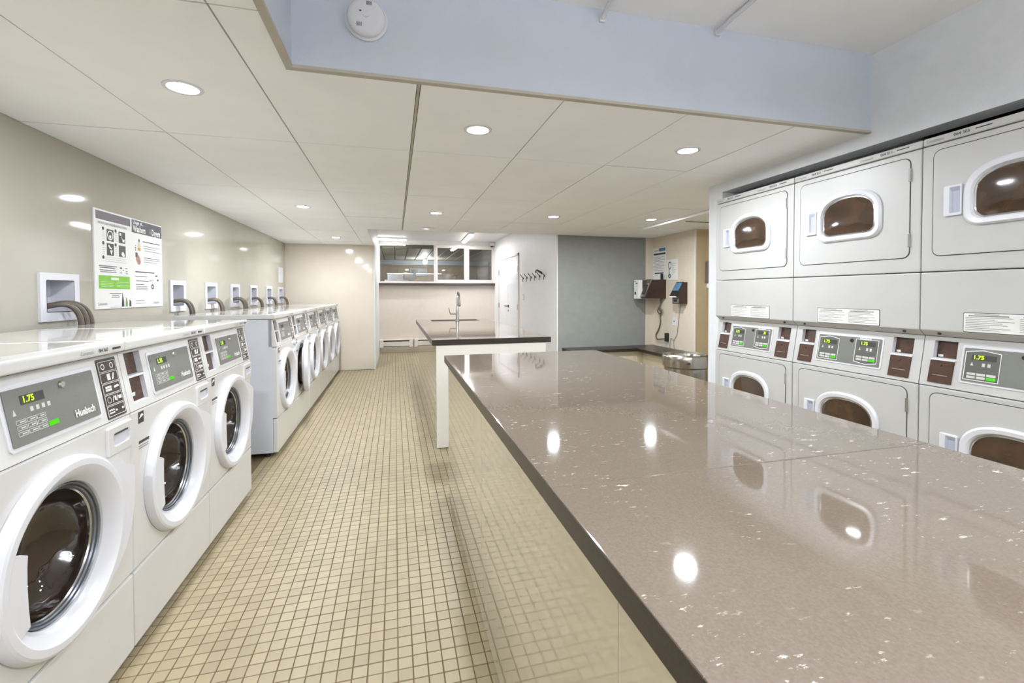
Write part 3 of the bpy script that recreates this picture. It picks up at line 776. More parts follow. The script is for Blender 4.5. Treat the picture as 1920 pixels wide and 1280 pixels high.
# sink worktop with opening
SK = (.50, 1.18, 6.36, 6.72)
w2 = empty('sink_worktop', (.82, 5.3, .872)); tag(w2, 'quartz worktop of the far island with the sink and tap', 'worktop', 'quartz worktops')
mb = MB(); fx0, fx1, fy0, fy1 = .300, 1.344, 3.80, 6.82
fn = lambda a, b, d: (a-.82, b-5.3, .048-d)
plate_holes(mb, fx0, fx1, fy0, fy1, [SK], fn)
plate_holes(mb, fx0, fx1, fy0, fy1, [SK], lambda a, b, d: (a-.82, b-5.3, 0))
for rx0, rx1, ry0, ry1 in ((fx0, fx1, fy0, fy1), SK):
    for p, q in (((rx0,ry0),(rx1,ry0)), ((rx1,ry0),(rx1,ry1)), ((rx1,ry1),(rx0,ry1)), ((rx0,ry1),(rx0,ry0))):
        mb.quad((p[0]-.82,p[1]-5.3,0),(q[0]-.82,q[1]-5.3,0),(q[0]-.82,q[1]-5.3,.048),(p[0]-.82,p[1]-5.3,.048))
mb.build('slab', 'quartz', w2)
bx('edge_band', 'quartz_edge', w2, fx0-.8215, fx1-.8185, fy0-5.3015, fy0-5.3, 0, .0455)
bx('edge_band', 'quartz_edge', w2, fx0-.8215, fx0-.82, fy0-5.3, fy1-5.3, 0, .0455); bx('edge_band', 'quartz_edge', w2, fx1-.82, fx1-.8185, fy0-5.3, fy1-5.3, 0, .0455)
sk = empty('sink', (.84, 6.54, .872)); tag(sk, 'undermount steel sink in the far island', 'sink')
mb = MB(); a, b = .34, .18
L = lambda x, y, z, r: [(p, q, z) for p, q in rrect(-x, x, -y, y, r)]
mb.loft([L(a+.02, b+.02, .0, .04), L(a, b, -.001, .03), L(a-.005, b-.005, -.17, .04), L(a-.03, b-.03, -.18, .05)], cap1=True)
mb.build('basin', 'steel_dark', sk, smooth=True)
MB().lathe([(.03,0),(.032,.004),(.02,.005),(.0001,.003)], (0,0,-.181), 18).build('drain', 'chrome', sk, smooth=True)
fc = empty('faucet', (.845, 6.30, .92)); tag(fc, 'tall chrome gooseneck tap on the far island', 'faucet')
MB().lathe([(.030,0),(.030,.008),(.024,.012),(.021,.05),(.019,.16),(.014,.20)], (0,0,0), 20).build('base', 'chrome', fc, smooth=True)
pts = [(0,0,.19),(0,0,.30)] + [(0.022*(1-math.cos(R(a))), 0.06*(1-math.cos(R(a))), .33+.075*math.sin(R(a))) for a in range(0, 181, 20)] + [(.046,.121,.29)]
MB().tube(pts, .0125, 12).build('spout', 'chrome', fc, smooth=True)
MB().tube([(.046,.121,.30),(.047,.122,.25),(.049,.123,.215),(.05,.124,.205)], [.015,.018,.020,.016], 14).build('spray_head', 'chrome', fc, smooth=True)
MB().tube([(-.018,0,.105),(-.10,-.0,.105)], .012, 12).build('valve', 'chrome', fc, smooth=True)
MB().tube([(-.10,0,.108),(-.108,-.005,.14),(-.122,-.01,.19)], [.006,.006,.005], 8).build('lever', 'chrome', fc, smooth=True)

# bench in the nook
bc = empty('bench_base', (3.0, 5.9, 0)); tag(bc, 'cream L-shaped bench base in the grey nook', 'bench')
bx('back_run', 'gloss_panel', bc, -.64, .34, -.08, .225, 0.01, .475, .002); bx('side_run', 'gloss_panel', bc, .46, .815, -.74, .225, 0.01, .475, .002)
bx('corner_panel', 'gloss_panel', bc, .342, .458, -.08, .225, 0.01, .475, .002)
bt = empty('stone_ledge', (3.0, 5.9, .476)); tag(bt, 'dark stone L-shaped bench top below the grey wall', 'worktop')
bx('slab', 'quartz_edge', bt, -.66, .34, -.13, .226, 0, .042, .002); bx('slab', 'quartz_edge', bt, .342, .818, -.76, .226, 0, .042, .002)

# ------------------------------------------------------------------ wall things on the left: hookup boxes, hoses, poster
HL = ['plumbing hookup box nearest the camera, left of the poster', 'plumbing hookup box right of the poster, nearest to it', 'second plumbing hookup box after the poster',
      'third plumbing hookup box after the poster', 'fourth plumbing hookup box after the poster', 'fifth plumbing hookup box after the poster', 'plumbing hookup box closest to the end wall']
for k, (y0, y1) in enumerate(BOXES):
    r = empty('hookup_box', (XL, (y0+y1)/2, 1.165), R(90)); hw = (y1-y0)/2
    tag(r, HL[k], 'hookup box', 'plumbing boxes on the left wall')
    fn = lambda a, b, d: (a, d-.012, b)
    mb = plate_holes(MB(), -hw, hw, 0, .255, [(-hw+.045, hw-.045, .05, .215)], fn)
    for a in (-hw, hw): mb.quad((a,-.012,0),(a,-.012,.255),(a,0,.255),(a,0,0))
    for z in (0, .255): mb.quad((-hw,-.012,z),(hw,-.012,z),(hw,0,z),(-hw,0,z))
    mb.build('frame', 'plastic_white', r)
    a, b = -hw+.045, hw-.045
    mb = MB()
    mb.box(a-.003, a, -.012, .1, .05, .215); mb.box(b, b+.003, -.012, .1, .05, .215); mb.box(a, b, -.012, .1, .047, .05); mb.box(a, b, -.012, .1, .215, .218); mb.box(a, b, .097, .1, .05, .215)
    mb.build('recess', 'pocket_white', r)
    MB().lathe([(.012,0),(.016,.01),(.016,.03),(.009,.034),(.009,.05)], (a+.035, .06, .075), 14).build('valve', 'black_plastic', r, smooth=True)
    for q in range(3 if k in (0, 3) else 2):
        dx = q*.045
        p = [(a+.03+dx*.3, .06, .06+.012*(q % 2)), (a+.045+dx*.5, .0, .082+.006*q), (a+.065+dx*.8, -.045, .088+.004*q), (a+.085+dx, -.075, .070), (a+.10+dx, -.092, .028), (a+.106+dx, -.098, -.03), (a+.108+dx, -.1, -.16)]
        pp = []
        for i in range(len(p)-1):
            for s in range(4):
                t = s/4; P0, P1, P2, P3 = [Vector(p[max(0, min(len(p)-1, i+e))]) for e in (-1, 0, 1, 2)]
                pp.append(0.5*((2*P1)+(P2-P0)*t+(2*P0-5*P1+4*P2-P3)*t*t+(3*P1-P0-3*P2+P3)*t**3))
        pp.append(Vector(p[-1]))
        MB().tube(pp, .0135 if q < 2 else .011, 10).build('hose', 'rubber_hose', r, smooth=True)
pl = bx('access_plate', 'plastic_white', None, XL, XL+.008, 7.715, 7.99, 1.485, 1.728, .002)
tag(pl, 'small plain white access plate above the last hookup box', 'plate')

ps = empty('wall_poster', (XL, 3.663, 1.523), R(90)); tag(ps, 'washer and dryer usage instruction poster on the beige wall', 'poster')
bx('sheet', 'paper', ps, -.407, .407, -.008, 0, -.307, .307, .001)
def pr(name, m, rects, par=ps, y=-.0086, extra=None):
    mb = MB()
    for a, b, c, d in rects: mb.box(a, b, y, -.0075, c, d)
    if extra: extra(mb)
    return mb.build(name, m, par)
hl = pr('left_header', 'print_plum', [(-.388, -.020, .245, .296)])
hr = pr('right_header', 'print_navy', [(-.003, .403, .211, .300)])
text('title', 'Usage of...', .032, 'print_white', hr, .012, -.009, .282, bold=.0008)
text('title', 'Washers', .062, 'print_white', hr, .012, -.009, .239, bold=.0016, sx=.72)
text('title', '&', .055, 'print_grey', hr, .222, -.009, .241, sx=.9)
text('title', 'Dryers', .062, 'print_white', hr, .258, -.009, .239, bold=.0016, sx=.70)
text('heading', 'FRONT LOAD WASHER INSTRUCTIONS', .0205, 'print_dark', ps, -.368, -.0088, .224, sx=.83)
pics = [(-.283,-.212,.120,.194), (-.156,-.084,.121,.195), (-.284,-.212,.030,.106), (-.157,-.081,.030,.104)]
for i, rc in enumerate(pics):
    p = pr('picture', 'print_dark' if i != 3 else 'label_black', [rc]); cx, cz = (rc[0]+rc[1])/2, (rc[2]+rc[3])/2
    mb = MB(); F9 = lambda a, b, d: (a, -.009+d, b)
    if i == 0:
        mb.loft([[F9(*q, 0) for q in circ(cx, cz, .031, 20)], [F9(*q, 0) for q in circ(cx, cz, .023, 20)]]); mb.prism(circ(cx, cz-.008, .012, 12), F9, 0, .0006)
    elif i == 1:
        mb.prism([(cx-.028,cz+.012),(cx-.008,cz+.010),(cx-.008,cz+.028),(cx-.028,cz+.030)], F9, 0, .0006); mb.prism([(cx+.006,cz-.03),(cx+.028,cz-.028),(cx+.028,cz-.01),(cx+.006,cz-.012)], F9, 0, .0006)
        mb.prism([(cx-.008,cz+.004),(cx+.004,cz-.018),(cx+.007,cz-.016),(cx-.005,cz+.006)], F9, 0, .0006)
    elif i == 2:
        mb.prism([(cx-.024,cz+.022),(cx-.012,cz+.03),(cx+.002,cz+.014),(cx+.016,cz+.010),(cx+.012,cz+.002),(cx-.006,cz+.004)], F9, 0, .0006)
        mb.prism([(cx+.006,cz-.03),(cx+.014,cz-.03),(cx+.016,cz-.012),(cx+.028,cz-.004),(cx+.012,cz-.006),(cx-.004,cz-.004)], F9, 0, .0006)
    else:
        mb.prism([(cx-.012,cz-.02),(cx+.004,cz-.034),(cx+.028,cz-.034),(cx+.024,cz-.016),(cx+.010,cz-.002),(cx-.004,cz-.004)], F9, 0, .0006)
    mb.build('picture_motif', 'print_white', p)
mb = MB()
for c in ((-.319,.193),(-.189,.193),(-.319,.103),(-.191,.103),(-.321,.015)): mb.prism(circ(*c, .011, 14), lambda a, b, d: (a, d, b), -.0086, -.0075)
mb.build('number_dots', 'print_dark', ps)
ln = []
for cx, zt in ((-.319,.175),(-.189,.175),(-.319,.085),(-.191,.085)):
    ln += [(cx-.008, cx+.016, zt-q*.012, zt-q*.012+.0018) for q in range(5)]
ln += [(-.303, -.080, z, z+.0015) for z in (.017, .004, -.009)]
pr('fine_lines', 'print_grey', ln)
ln = [(-.367, -.181, -.042, -.037), (-.362, -.205, -.052, -.047), (-.359, -.190, -.067, -.063), (-.356, -.187, -.078, -.074),
      (-.150, -.125, -.048, -.040), (-.150, -.125, -.078, -.074), (-.118, -.108, -.060, -.054), (-.090, -.065, -.046, -.042), (-.085, -.062, -.066, -.062), (-.082, -.060, -.080, -.076),
      (-.264, -.137, -.213, -.209), (-.242, -.168, -.224, -.220), (-.246, -.160, -.236, -.232), (-.260, -.14, -.300, -.2985),
      (.135, .372, .157, .163), (.143, .371, .127, .130), (.143, .310, .112, .115), (.160, .371, .095, .098), (.146, .367, .044, .048), (.146, .367, .030, .033), (.146, .330, .015, .018),
      (.031, .288, -.062, -.055), (.030, .184, -.092, -.088), (.040, .208, -.124, -.120), (.035, .140, -.149, -.145), (.038, .187, -.163, -.160), (.038, .187, -.174, -.171), (.038, .187, -.185, -.182),
      (.220, .245, -.120, -.115), (.262, .270, -.116, -.108), (.300, .330, -.085, -.075), (.325, .345, -.118, -.104), (.035, .145, -.262, -.259), (.035, .160, -.280, -.278)]
pr('text_lines', 'print_dark', ln)
g = pr('green_notice', 'print_green', [(-.372, -.038, -.181, -.098)])
pr('notice_lines', 'print_white', [(-.247, -.166, -.124, -.110)] + [(-.352, -.225, -.138-q*.010, -.1365-q*.010) for q in range(4)] + [(-.19, -.06, -.138-q*.010, -.1365-q*.010) for q in range(4)], g, -.009)
def leafs(mb, c):
    for x0, x1, zt in c: mb.prism([(x0, -.297), (x1, -.297), (x1-.002, -.265), ((x0+x1)/2-.004, zt), (x0+.006, -.25)], lambda a, b, d: (a, d, b), -.0086, -.0075)
pr('dark_leaf', 'print_dark', [], extra=lambda mb: leafs(mb, [(-.138, -.109, -.203), (-.050, -.026, -.252)]))
pr('green_leaf', 'print_leaf', [], extra=lambda mb: leafs(mb, [(-.094, -.068, -.234)]))
text('operator_name', 'Coinamatic', .027, 'print_grey', ps, -.384, -.0088, -.276, sx=.75)
text('operator_name', 'Coinamatic', .027, 'print_grey', ps, .262, -.0088, -.277, sx=.75)
mat('print_bottle', (205, 196, 172), 0.5)
bt_ = pr('bottle_picture', 'print_bottle', [], y=-.0086, extra=lambda mb: mb.prism([(.066,.088),(.104,.088),(.104,.13),(.092,.15),(.090,.17),(.082,.17),(.078,.15),(.066,.13)], lambda a, b, d: (a, d, b), -.0086, -.0075))
pr('bottle_label', 'print_amber', [(.068, .102, .092, .112)], bt_, -.009); pr('bottle_cap', 'print_dark', [(.079, .093, .152, .172)], bt_, -.009)
pr('hand_picture', 'print_skin', [], extra=lambda mb: mb.prism([(.036,.072),(.066,.070),(.094,.04),(.104,.012),(.092,-.008),(.066,-.006),(.046,.022)], lambda a, b, d: (a, d, b), -.0086, -.0075))
pr('hand_sleeve', 'label_black', [(.038, .062, .045, .076)], y=-.0088)
pr('bottle_marks', 'print_dark', [(.034, .046, .088, .096), (.034, .046, .102, .112), (.036, .044, .120, .126)])
mb = MB(); mb.loft([[(a, -.0088, b) for a, b in circ(.258, -.160, .019, 16)], [(a, -.0088, b) for a, b in circ(.258, -.160, .009, 16)]]); mb.build('round_picture', 'label_black', ps)

# ------------------------------------------------------------------ lamps
def downlight(x, y, label, power=DOWN_W):
    r = empty('downlight', (x, y, ZC)); tag(r, label, 'ceiling light', 'recessed ceiling lights')
    MB().lathe([(.055,-.004),(.060,-.006),(.070,-.004),(.072,.001)], (0,0,0), 36, 'z', False).build('trim_ring', 'plastic_white', r, smooth=True)
    MB().lathe([(.056,-.0035),(.0001,-.0035)], (0,0,0), 36).build('diffuser', 'lamp_white', r)
    l = light('lamp', 'AREA', (0, 0, -.012), power, .10, parent=r)
    return r
for x, y, lb in ((-.824, 2.121, 'lit recessed light in the ceiling at upper left, nearest the camera'), (.418, 2.293, 'lit recessed light just beyond the blue bulkhead, at its middle'),
                 (1.673, 2.322, 'lit recessed light near the stacked dryers'), (-.844, 4.697, 'lit recessed light above the washers after the gap'),
                 (.423, 4.741, 'lit recessed light above the sink island'), (1.683, 4.668, 'lit recessed light in front of the grey wall'),
                 (2.83, 4.58, 'lit recessed light close to the payment kiosks'), (-.837, 7.12, 'farthest recessed light, by the beige end wall')):
    downlight(x, y, lb, DOWN_W if y < 3 else DOWN_W*1.5)
downlight(-.83, -.2, 'recessed light behind the camera in the low ceiling strip')
r = MB().lathe([(.0001,-.006),(.075,-.006),(.095,-.004),(.1,0.0)], (.42, 5.86, ZC), 36).build('ceiling_speaker', 'plastic_white', None, smooth=True)
tag(r, 'unlit round white ceiling disc before the alcove', 'ceiling disc')
def tube_light(loc, length, rz, label, power):
    r = empty('tube_light', loc, rz); tag(r, label, 'ceiling light', 'fluorescent tube lights')
    bx('housing', 'plastic_white', r, -length/2, length/2, -.05, .05, -.03, 0, .004)
    MB().prism([(-.045,-.03),(.045,-.03),(.038,-.058),(-.038,-.058)], lambda a, b, d: (d, a, b), -length/2+.01, length/2-.01).build('diffuser', 'tube_white', r, .006)
    light('lamp', 'AREA', (0, 0, -.066), power, length*.95, .07, shape='RECTANGLE', parent=r)
    return r
tube_light((-.05, 9.95, ZA), .62, 0, 'fluorescent tube light at the left, above the wide window pane', TUBE_W*.45)
tube_light((1.49, 9.45, ZA), 1.35, R(88), 'fluorescent tube light running along the alcove ceiling', TUBE_W*.95)
def pendant(loc, label):
    r = empty('pendant_tube_light', loc); tag(r, label, 'ceiling light', 'pendant tube lights behind the camera')
    bx('housing', 'plastic_white', r, -.6, .6, -.035, .035, -.012, .012, .004)
    bx('lower_diffuser', 'tube_white', r, -.59, .59, -.03, .03, -.03, -.0125); bx('upper_diffuser', 'tube_white', r, -.59, .59, -.03, .03, .0125, .03)
    for x in (-.5, .5): MB().tube([(x, 0, .03), (x, 0, ZR-loc[2])], .004, 8).build('suspension_rod', 'chrome', r)
    light('lamp_down', 'AREA', (0, 0, -.034), TUBE_W*.55, 1.15, .055, shape='RECTANGLE', parent=r)
    light('lamp_up', 'AREA', (0, 0, .034), TUBE_W*1.6, 1.15, .055, rot=(math.pi, 0, 0), shape='RECTANGLE', parent=r)
pendant((.25, -.75, 2.27), 'suspended tube light behind the camera, left one')
pendant((1.55, -.75, 2.27), 'suspended tube light behind the camera, right one')
yfill = empty('yard_fill_lamp', (-1.1, 10.95, 2.325)); tag(yfill, 'added unseen fill lamp brightening the blocks beyond the window', 'lamp')  # added fill lamp, out of view, brightens the foam blocks
MB().lathe([(.0001,-.02),(.06,-.02),(.07,0)], (0,0,0), 24).build('diffuser', 'lamp_white', yfill)
light('lamp', 'AREA', (0, 0, -.03), 40, .1, parent=yfill)
yl = empty('yard_lamp', (.86, 13.3, 2.325)); tag(yl, 'round bulb lamp glowing beyond the windows', 'lamp')
MB().lathe([(.0001,-.16),(.05,-.145),(.07,-.10),(.05,-.05),(.03,-.035)], (0,0,0), 20).build('globe', 'lamp_white', yl, smooth=True)
MB().lathe([(.03,-.036),(.05,-.03),(.06,0)], (0,0,0), 20).build('holder', 'plastic_white', yl, smooth=True)
light('lamp', 'POINT', (0, 0, -.22), 40, .05, parent=yl)


# ------------------------------------------------------------------ things on the bulkhead and raised ceiling
sa = empty('smoke_alarm', (-.096, YSO, 2.346)); tag(sa, 'round white smoke alarm on the blue bulkhead', 'smoke alarm')
MB().lathe([(.076,0),(.078,-.010),(.074,-.012)], (0,0,0), 40, 'y').build('mount', 'plastic_white', sa, smooth=True)
MB().lathe([(.068,-.011),(.070,-.026),(.064,-.036),(.050,-.040),(.0001,-.041)], (0,0,0), 40, 'y').build('cover', 'plastic_white', sa, smooth=True, angle=50)
MB().lathe([(.012,-.040),(.012,-.043),(.0001,-.0435)], (0,.0,0.004), 18, 'y').build('test_button', 'plastic_white', sa, smooth=True)
for cx, cz in ((.012, .045), (-.024, -.036)):
    for q in range(3): bx('vent', 'gap_dark', sa, cx-.009+q*.007, cx-.006+q*.007, -.0415, -.039, cz-.006, cz+.008)
bx('indicator', 'black_plastic', sa, -.024, -.016, -.0425, -.04, .012, .016)
for x, z0, lb in ((.882, 2.497, 'thin white conduit stub at the bulkhead, left one'), (1.468, 2.520, 'thin white conduit stub at the bulkhead, right one')):
    r = empty('ceiling_rod', (x, YSO, z0)); tag(r, lb, 'rod', 'white rods at the raised ceiling')
    MB().tube([(0, -.006, 0), (0.0, -.10, ZR-z0-.012), (-.01, -.5, ZR-z0-.011)], .010, 10).build('rod', 'plastic_white', r, smooth=True)
    bx('bracket', 'plastic_white', r, -.012, .012, -.012, 0, -.014, .014, .002)

# ------------------------------------------------------------------ alcove wall: hooks, switch, camera, heaters
HK = ['coat hook nearest the white double door', 'second coat hook from the double door', 'third coat hook from the double door', 'fourth coat hook from the double door', 'fifth coat hook from the double door, under a bracket', 'coat hook farthest from the door, nearest the grey wall']
for k, y in enumerate((7.86, 7.62, 7.37, 7.15, 6.90, 6.67)):
    r = empty('coat_hook', (XA1, y, 1.585), R(-90)); tag(r, HK[k], 'coat hook', 'coat hooks on the alcove wall')
    bx('plate', 'steel_dark', r, -.010, .010, -.012, 0, -.022, .012, .002)
    MB().tube([(0,-.010,.0),(0.0,-.018,-.03),(0,-.018,-.066)], .006, 8).build('lower_prong', 'steel_dark', r, smooth=True)
    MB().tube([(0,-.010,.0),(-.0,-.035,.03),(-.0,-.062,.064)], .006, 8).build('upper_prong', 'steel_dark', r, smooth=True)
r = empty('hook_bracket', (XA1-.09, 6.80, 1.665), R(-90)); tag(r, 'grey metal bracket across the last two coat hooks', 'bracket')
MB().tube([(-.12,.02,-.02),(-.03,-.0,.012),(.03,.0,.006)], .012, 10).build('arm', 'steel_dark', r, smooth=True)
MB().tube([(.03,.0,.006),(.09,.02,-.02),(.12,.05,-.05)], .015, 10).build('joint', 'steel_dark', r, smooth=True)
sw = empty('light_switch', (XA1, 7.87, 1.24), R(-90)); tag(sw, 'white light switch on the alcove wall below the hooks', 'light switch')
bx('plate', 'plastic_white', sw, -.04, .04, -.007, 0, -.06, .06, .002); bx('rocker', 'print_white', sw, -.014, .014, -.011, -.007, -.03, .03, .002)
sc_ = empty('security_camera', (2.19, YB-.03, 2.46)); tag(sc_, 'small white security camera in the alcove corner', 'camera')
bx('body', 'plastic_white', sc_, -.06, .06, -.10, 0.02, -.05, .03, .012); MB().lathe([(.032,-.04),(.03,-.065),(.018,-.08),(.0001,-.084)], (0,-.04,0), 18).build('lens_dome', 'black_plastic', sc_, smooth=True)
def heater(x0, x1, label):
    cx = (x0+x1)/2; hw = (x1-x0)/2
    r = empty('baseboard_heater', (cx, YB, .12)); tag(r, label, 'heater', 'baseboard heaters under the windows')
    bx('back', 'heater_white', r, -hw, hw, -.02, -.0, 0, .17, .002)
    bx('front_cover', 'heater_white', r, -hw+.06, hw-.06, -.065, -.05, .03, .125, .004)
    bx('top_cover', 'heater_white', r, -hw, hw, -.065, -.0, .155, .172, .003)
    bx('element', 'gap_dark', r, -hw+.06, hw-.06, -.048, -.022, .02, .15)
    for s in (-1, 1): bx('end_cap', 'heater_white', r, min(s*hw, s*(hw-.08)), max(s*hw, s*(hw-.08)), -.072, 0, 0, .175, .004)
heater(-.33, .385, 'white baseboard heater in the left alcove corner')
heater(.415, 2.2, 'long white baseboard heater partly behind the sink island')

# ------------------------------------------------------------------ kiosk wall
def kiosk_profile(name, m, par, prof, y0, y1, bevel=.003):
    # prof in (outward distance, z); local x along the wall towards the camera
    return MB().prism(prof, lambda a, b, d: (d, -a, b), y0, y1).build(name, m, par, bevel)
k1 = empty('payment_kiosk', (XN, 5.88, 1.23), R(-90)); tag(k1, 'wide dark payment machine with white front on the nook wall', 'payment machine')
kiosk_profile('housing', 'brown_metal', k1, [(0,-.0),(.315,-.0),(.335,.02),(.225,.272),(0,.272)], -.05, .095)
bz = kiosk_profile('slanted_face', 'steel', k1, [(.335,.018),(.345,.02),(.238,.278),(.226,.274)], -.045, .09, .001)
kiosk_profile('keypad_slot', 'black_plastic', k1, [(.325,.055),(.334,.06),(.275,.20),(.266,.195)], -.02, .065, .001)
wb_ = bx('card_box', 'print_white', k1, -.19, -.052, -.36, 0, -.005, .272, .004)
bx('box_side', 'black_plastic', k1, -.051, -.048, -.30, 0, 0, .27)
bx('card_slot', 'black_plastic', wb_, -.13, -.085, -.364, -.359, .215, .228); bx('logo_mark', 'print_blue', wb_, -.17, -.14, -.362, -.359, .245, .255); bx('fingerprint_pad', 'print_dark', wb_, -.165, -.125, -.363, -.359, .055, .095)
bx('antenna', 'black_plastic', k1, .04, .07, -.06, -.035, .27, .36, .004)
k2 = empty('card_reader', (XN, 5.37, 1.16), R(-90)); tag(k2, 'small card reader with slanted blue screen, right of the wide payment machine', 'payment machine')
kiosk_profile('housing', 'brown_metal', k2, [(0,0),(.125,0),(.125,.085),(.155,.09),(.16,.105),(.055,.292),(0,.292)], -.08, .08)
fc2 = kiosk_profile('screen_face', 'black_plastic', k2, [(.164,.098),(.172,.104),(.062,.298),(.054,.292)], -.078, .078, .001)
kiosk_profile('screen', 'screen_blue', fc2, [(.128,.178),(.132,.18),(.072,.286),(.068,.284)], -.066, .066, .0005)
bx('lip', 'plastic_white', k2, -.07, .07, -.185, -.13, .086, .104, .004); bx('slot_plate', 'panel_grey', k2, -.07, .07, -.128, -.124, .012, .075)
bx('slot', 'black_plastic', k2, -.035, .03, -.131, -.127, .03, .055)
n1 = empty('notice_sheet', (XN, 5.955, 1.74), R(-90)); tag(n1, 'tall printed notice with blue header above the wide payment machine', 'notice')
bx('sheet', 'paper', n1, -.168, .168, -.004, 0, -.245, .240)
bx('header', 'print_blue', n1, -.01, .155, -.0048, -.003, .185, .232); bx('title_bar', 'print_dark', n1, -.15, .155, -.0048, -.003, .135, .160); bx('footer_bar', 'print_dark', n1, -.12, .11, -.0048, -.003, -.145, -.130)
mb = MB()
for q, f in enumerate((.9, .6, 1, .8, .95, .5, 1, .7, .9, .85)): mb.box(-.15, -.15+.29*f, -.0048, -.003, .10-q*.022, .105-q*.022)
mb.box(-.14, -.02, -.0048, -.003, .195, .205)
mb.build('text_lines', 'print_grey', n1)
n2 = empty('picture_notice', (XN, 5.635, 1.64), R(-90)); tag(n2, 'square notice with a picture of a looped cable, above the card reader', 'notice')
bx('sheet', 'paper', n2, -.125, .125, -.008, 0, -.15, .145, .002)
mb = MB(); F10 = lambda a, b, d: (a, -.009, b)
mb.loft([[F10(a*.7-.05+.0, b*1.0+.06, 0) for a, b in circ(0, 0, .055, 18)], [F10(a*.7-.05, b+.06, 0) for a, b in circ(0, 0, .040, 18)]])
mb.box(-.072, -.058, -.0092, -.008, -.09, .01); mb.loft([[F10(a-.055, b-.09, 0) for a, b in circ(0, 0, .032, 14)], [F10(a-.055, b-.09, 0) for a, b in circ(0, 0, .016, 14)]])
mb.build('cable_picture', 'print_dark', n2)
mb = MB()
for q in range(6): mb.box(.0, .09-.02*(q % 3), -.009, -.0075, .08-q*.03, .084-q*.03)
mb.build('text_lines', 'print_grey', n2)
def spline(p, n=5):
    out = []
    for i in range(len(p)-1):
        for s in range(n):
            t = s/n; P0, P1, P2, P3 = [Vector(p[max(0, min(len(p)-1, i+e))]) for e in (-1, 0, 1, 2)]
            out.append(0.5*((2*P1)+(P2-P0)*t+(2*P0-5*P1+4*P2-P3)*t*t+(3*P1-P0-3*P2+P3)*t**3))
    return out + [Vector(p[-1])]
c1 = empty('power_cord', (XN-.02, 5.88, 1.23)); tag(c1, 'thick dark power cord hanging from the wide payment machine', 'cord')
MB().tube(spline([(0,0,.0),(-.01,.0,-.1),(-.02,.03,-.16),(-.02,-.03,-.20),(-.01,.01,-.24),(0,.02,-.36),(0,.06,-.46),(0,.13,-.55),(-.01,.09,-.61),(-.02,-.02,-.60),(-.02,-.14,-.585)]), .009, 8).build('cable', 'rubber_hose', c1, smooth=True)
bx('plug', 'black_plastic', c1, -.035, .012, -.19, -.14, -.62, -.50, .006)
MB().tube(spline([(-.02,.035,-.15),(-.03,.045,-.18),(-.02,.03,-.225),(-.02,-.03,-.22),(-.02,-.04,-.17),(-.02,.03,-.145)]), .009, 8).build('coil', 'rubber_hose', c1, smooth=True)
c2 = empty('data_cord', (XN-.012, 5.42, 1.158)); tag(c2, 'thin grey cord hanging below the card reader to the bench', 'cord')
MB().tube(spline([(0,0,0),(0,.03,-.12),(0,.06,-.3),(0,.08,-.42),(0,.16,-.54),(0,.14,-.635)]), .0035, 6).build('cable', 'print_grey', c2, smooth=True)
MB().tube(spline([(0,.16,-.53),(0,.20,-.50),(0,.235,-.52),(0,.25,-.60),(-.005,.24,-.637)]), .0035, 6).build('branch', 'print_grey', c2, smooth=True)
for y, z, lb, hole in ((5.575, .905, 'blank white wall plate with one jack, below the card reader', True), (5.73, .66, 'white power outlet holding the dark plug', False)):
    r = empty('wall_outlet', (XN, y, z), R(-90)); tag(r, lb, 'outlet')
    bx('plate', 'plastic_white', r, -.04, .04, -.006, 0, -.06, .06, .002)
    if hole: bx('jack', 'black_plastic', r, -.012, .006, -.0072, -.005, -.008, .010)
    else: bx('socket', 'print_grey', r, -.016, .016, -.0072, -.005, .012, .04)
dsp = empty('towel_dispenser', (4.06, YN-.006, 1.40)); tag(dsp, 'white wall dispenser half hidden behind the blue-grey column', 'dispenser')
bx('body', 'plastic_white', dsp, -.07, .16, -.12, 0, -.03, .30, .015); bx('side_strip', 'rubber_hose', dsp, -.095, -.071, -.10, 0, .04, .32, .006)

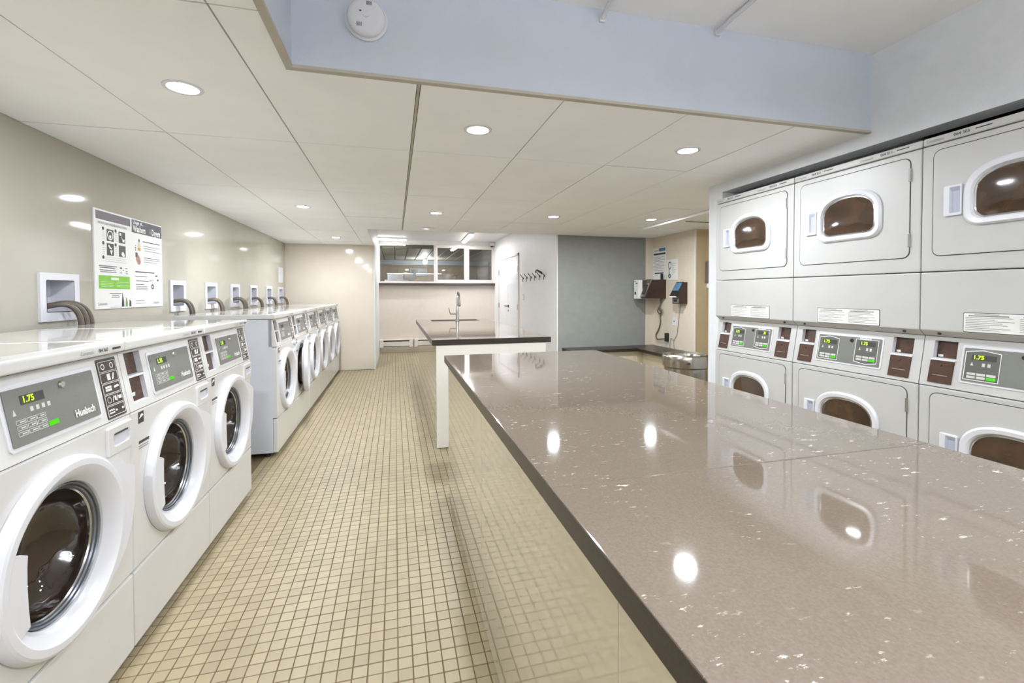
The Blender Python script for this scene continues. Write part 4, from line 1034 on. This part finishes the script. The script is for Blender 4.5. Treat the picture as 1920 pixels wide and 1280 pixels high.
# waste bin
wbn = empty('waste_bin', (2.462, 3.43, 0)); tag(wbn, 'round brushed steel waste bin beside the dryer column', 'bin')
MB().lathe([(.175,0),(.18,.01),(.182,.66),(.176,.665)], (0,0,0), 48).build('body', 'steel', wbn, smooth=True)
MB().lathe([(.176,.66),(.196,.672),(.199,.70),(.198,.755),(.192,.768),(.17,.775),(.125,.760),(.118,.74)], (0,0,0), 48, 'z', False).build('lid_ring', 'steel', wbn, smooth=True)
MB().lathe([(.17,.62),(.0001,.62)], (0,0,0), 32).build('liner', 'black_plastic', wbn)
MB().lathe([(.119,.742),(.10,.70),(.0001,.69)], (0,0,0), 40).build('flap', 'steel_dark', wbn, smooth=True)
MB().prism(circ(0, 0, 1, 16), lambda a, b, d: (-.09+a*.02, -.176+d, .715+b*.009), -.004, .012).build('badge', 'black_plastic', wbn)

# ------------------------------------------------------------------ things beyond the windows
for k, (x, y, z, sx, sz, lb) in enumerate(((.05, 11.25, 1.50, .56, .14, 'white foam block at the bottom left behind the wide pane'), (.02, 11.27, 1.641, .36, .13, 'white foam block stacked on the left one behind the wide pane'),
                                           (.36, 11.3, 1.641, .25, .12, 'short white foam block on top of the stack behind the wide pane'), (.80, 11.25, 1.50, .50, .13, 'white foam block behind the right end of the wide pane'),
                                           (1.05, 11.28, 1.631, .20, .10, 'small white foam block seen at the middle window'))):
    o = MB().box(-sx/2, sx/2, -.12, .12, 0, sz).build('foam_block', 'foam', None, .012)
    o.location = (x, y, z); tag(o, lb, 'foam block', 'foam blocks behind the window')
r = empty('yard_shelf', (.4, 11.28, 1.05)); tag(r, 'grey ledge carrying the white blocks beyond the window', 'ledge')
bx('top', 'yard_beam', r, -1.2, 1.1, -.2, .2, .40, .449, .004)
for x in (-1.1, 1.0): bx('leg', 'yard_beam', r, x-.03, x+.03, -.15, .15, -1.0, .40)
vg = empty('vent_grille', (.72, YY1-.02, 1.98)); tag(vg, 'pale grey double vent on the wall beyond the windows', 'vent')
bx('frame', 'yard_beam', vg, -.26, .26, -.03, 0, -.12, .12, .004)
for s in (-1, 1): bx('louvre', 'panel_dark', vg, s*.12-.10, s*.12+.10, -.036, -.028, -.09, .09)
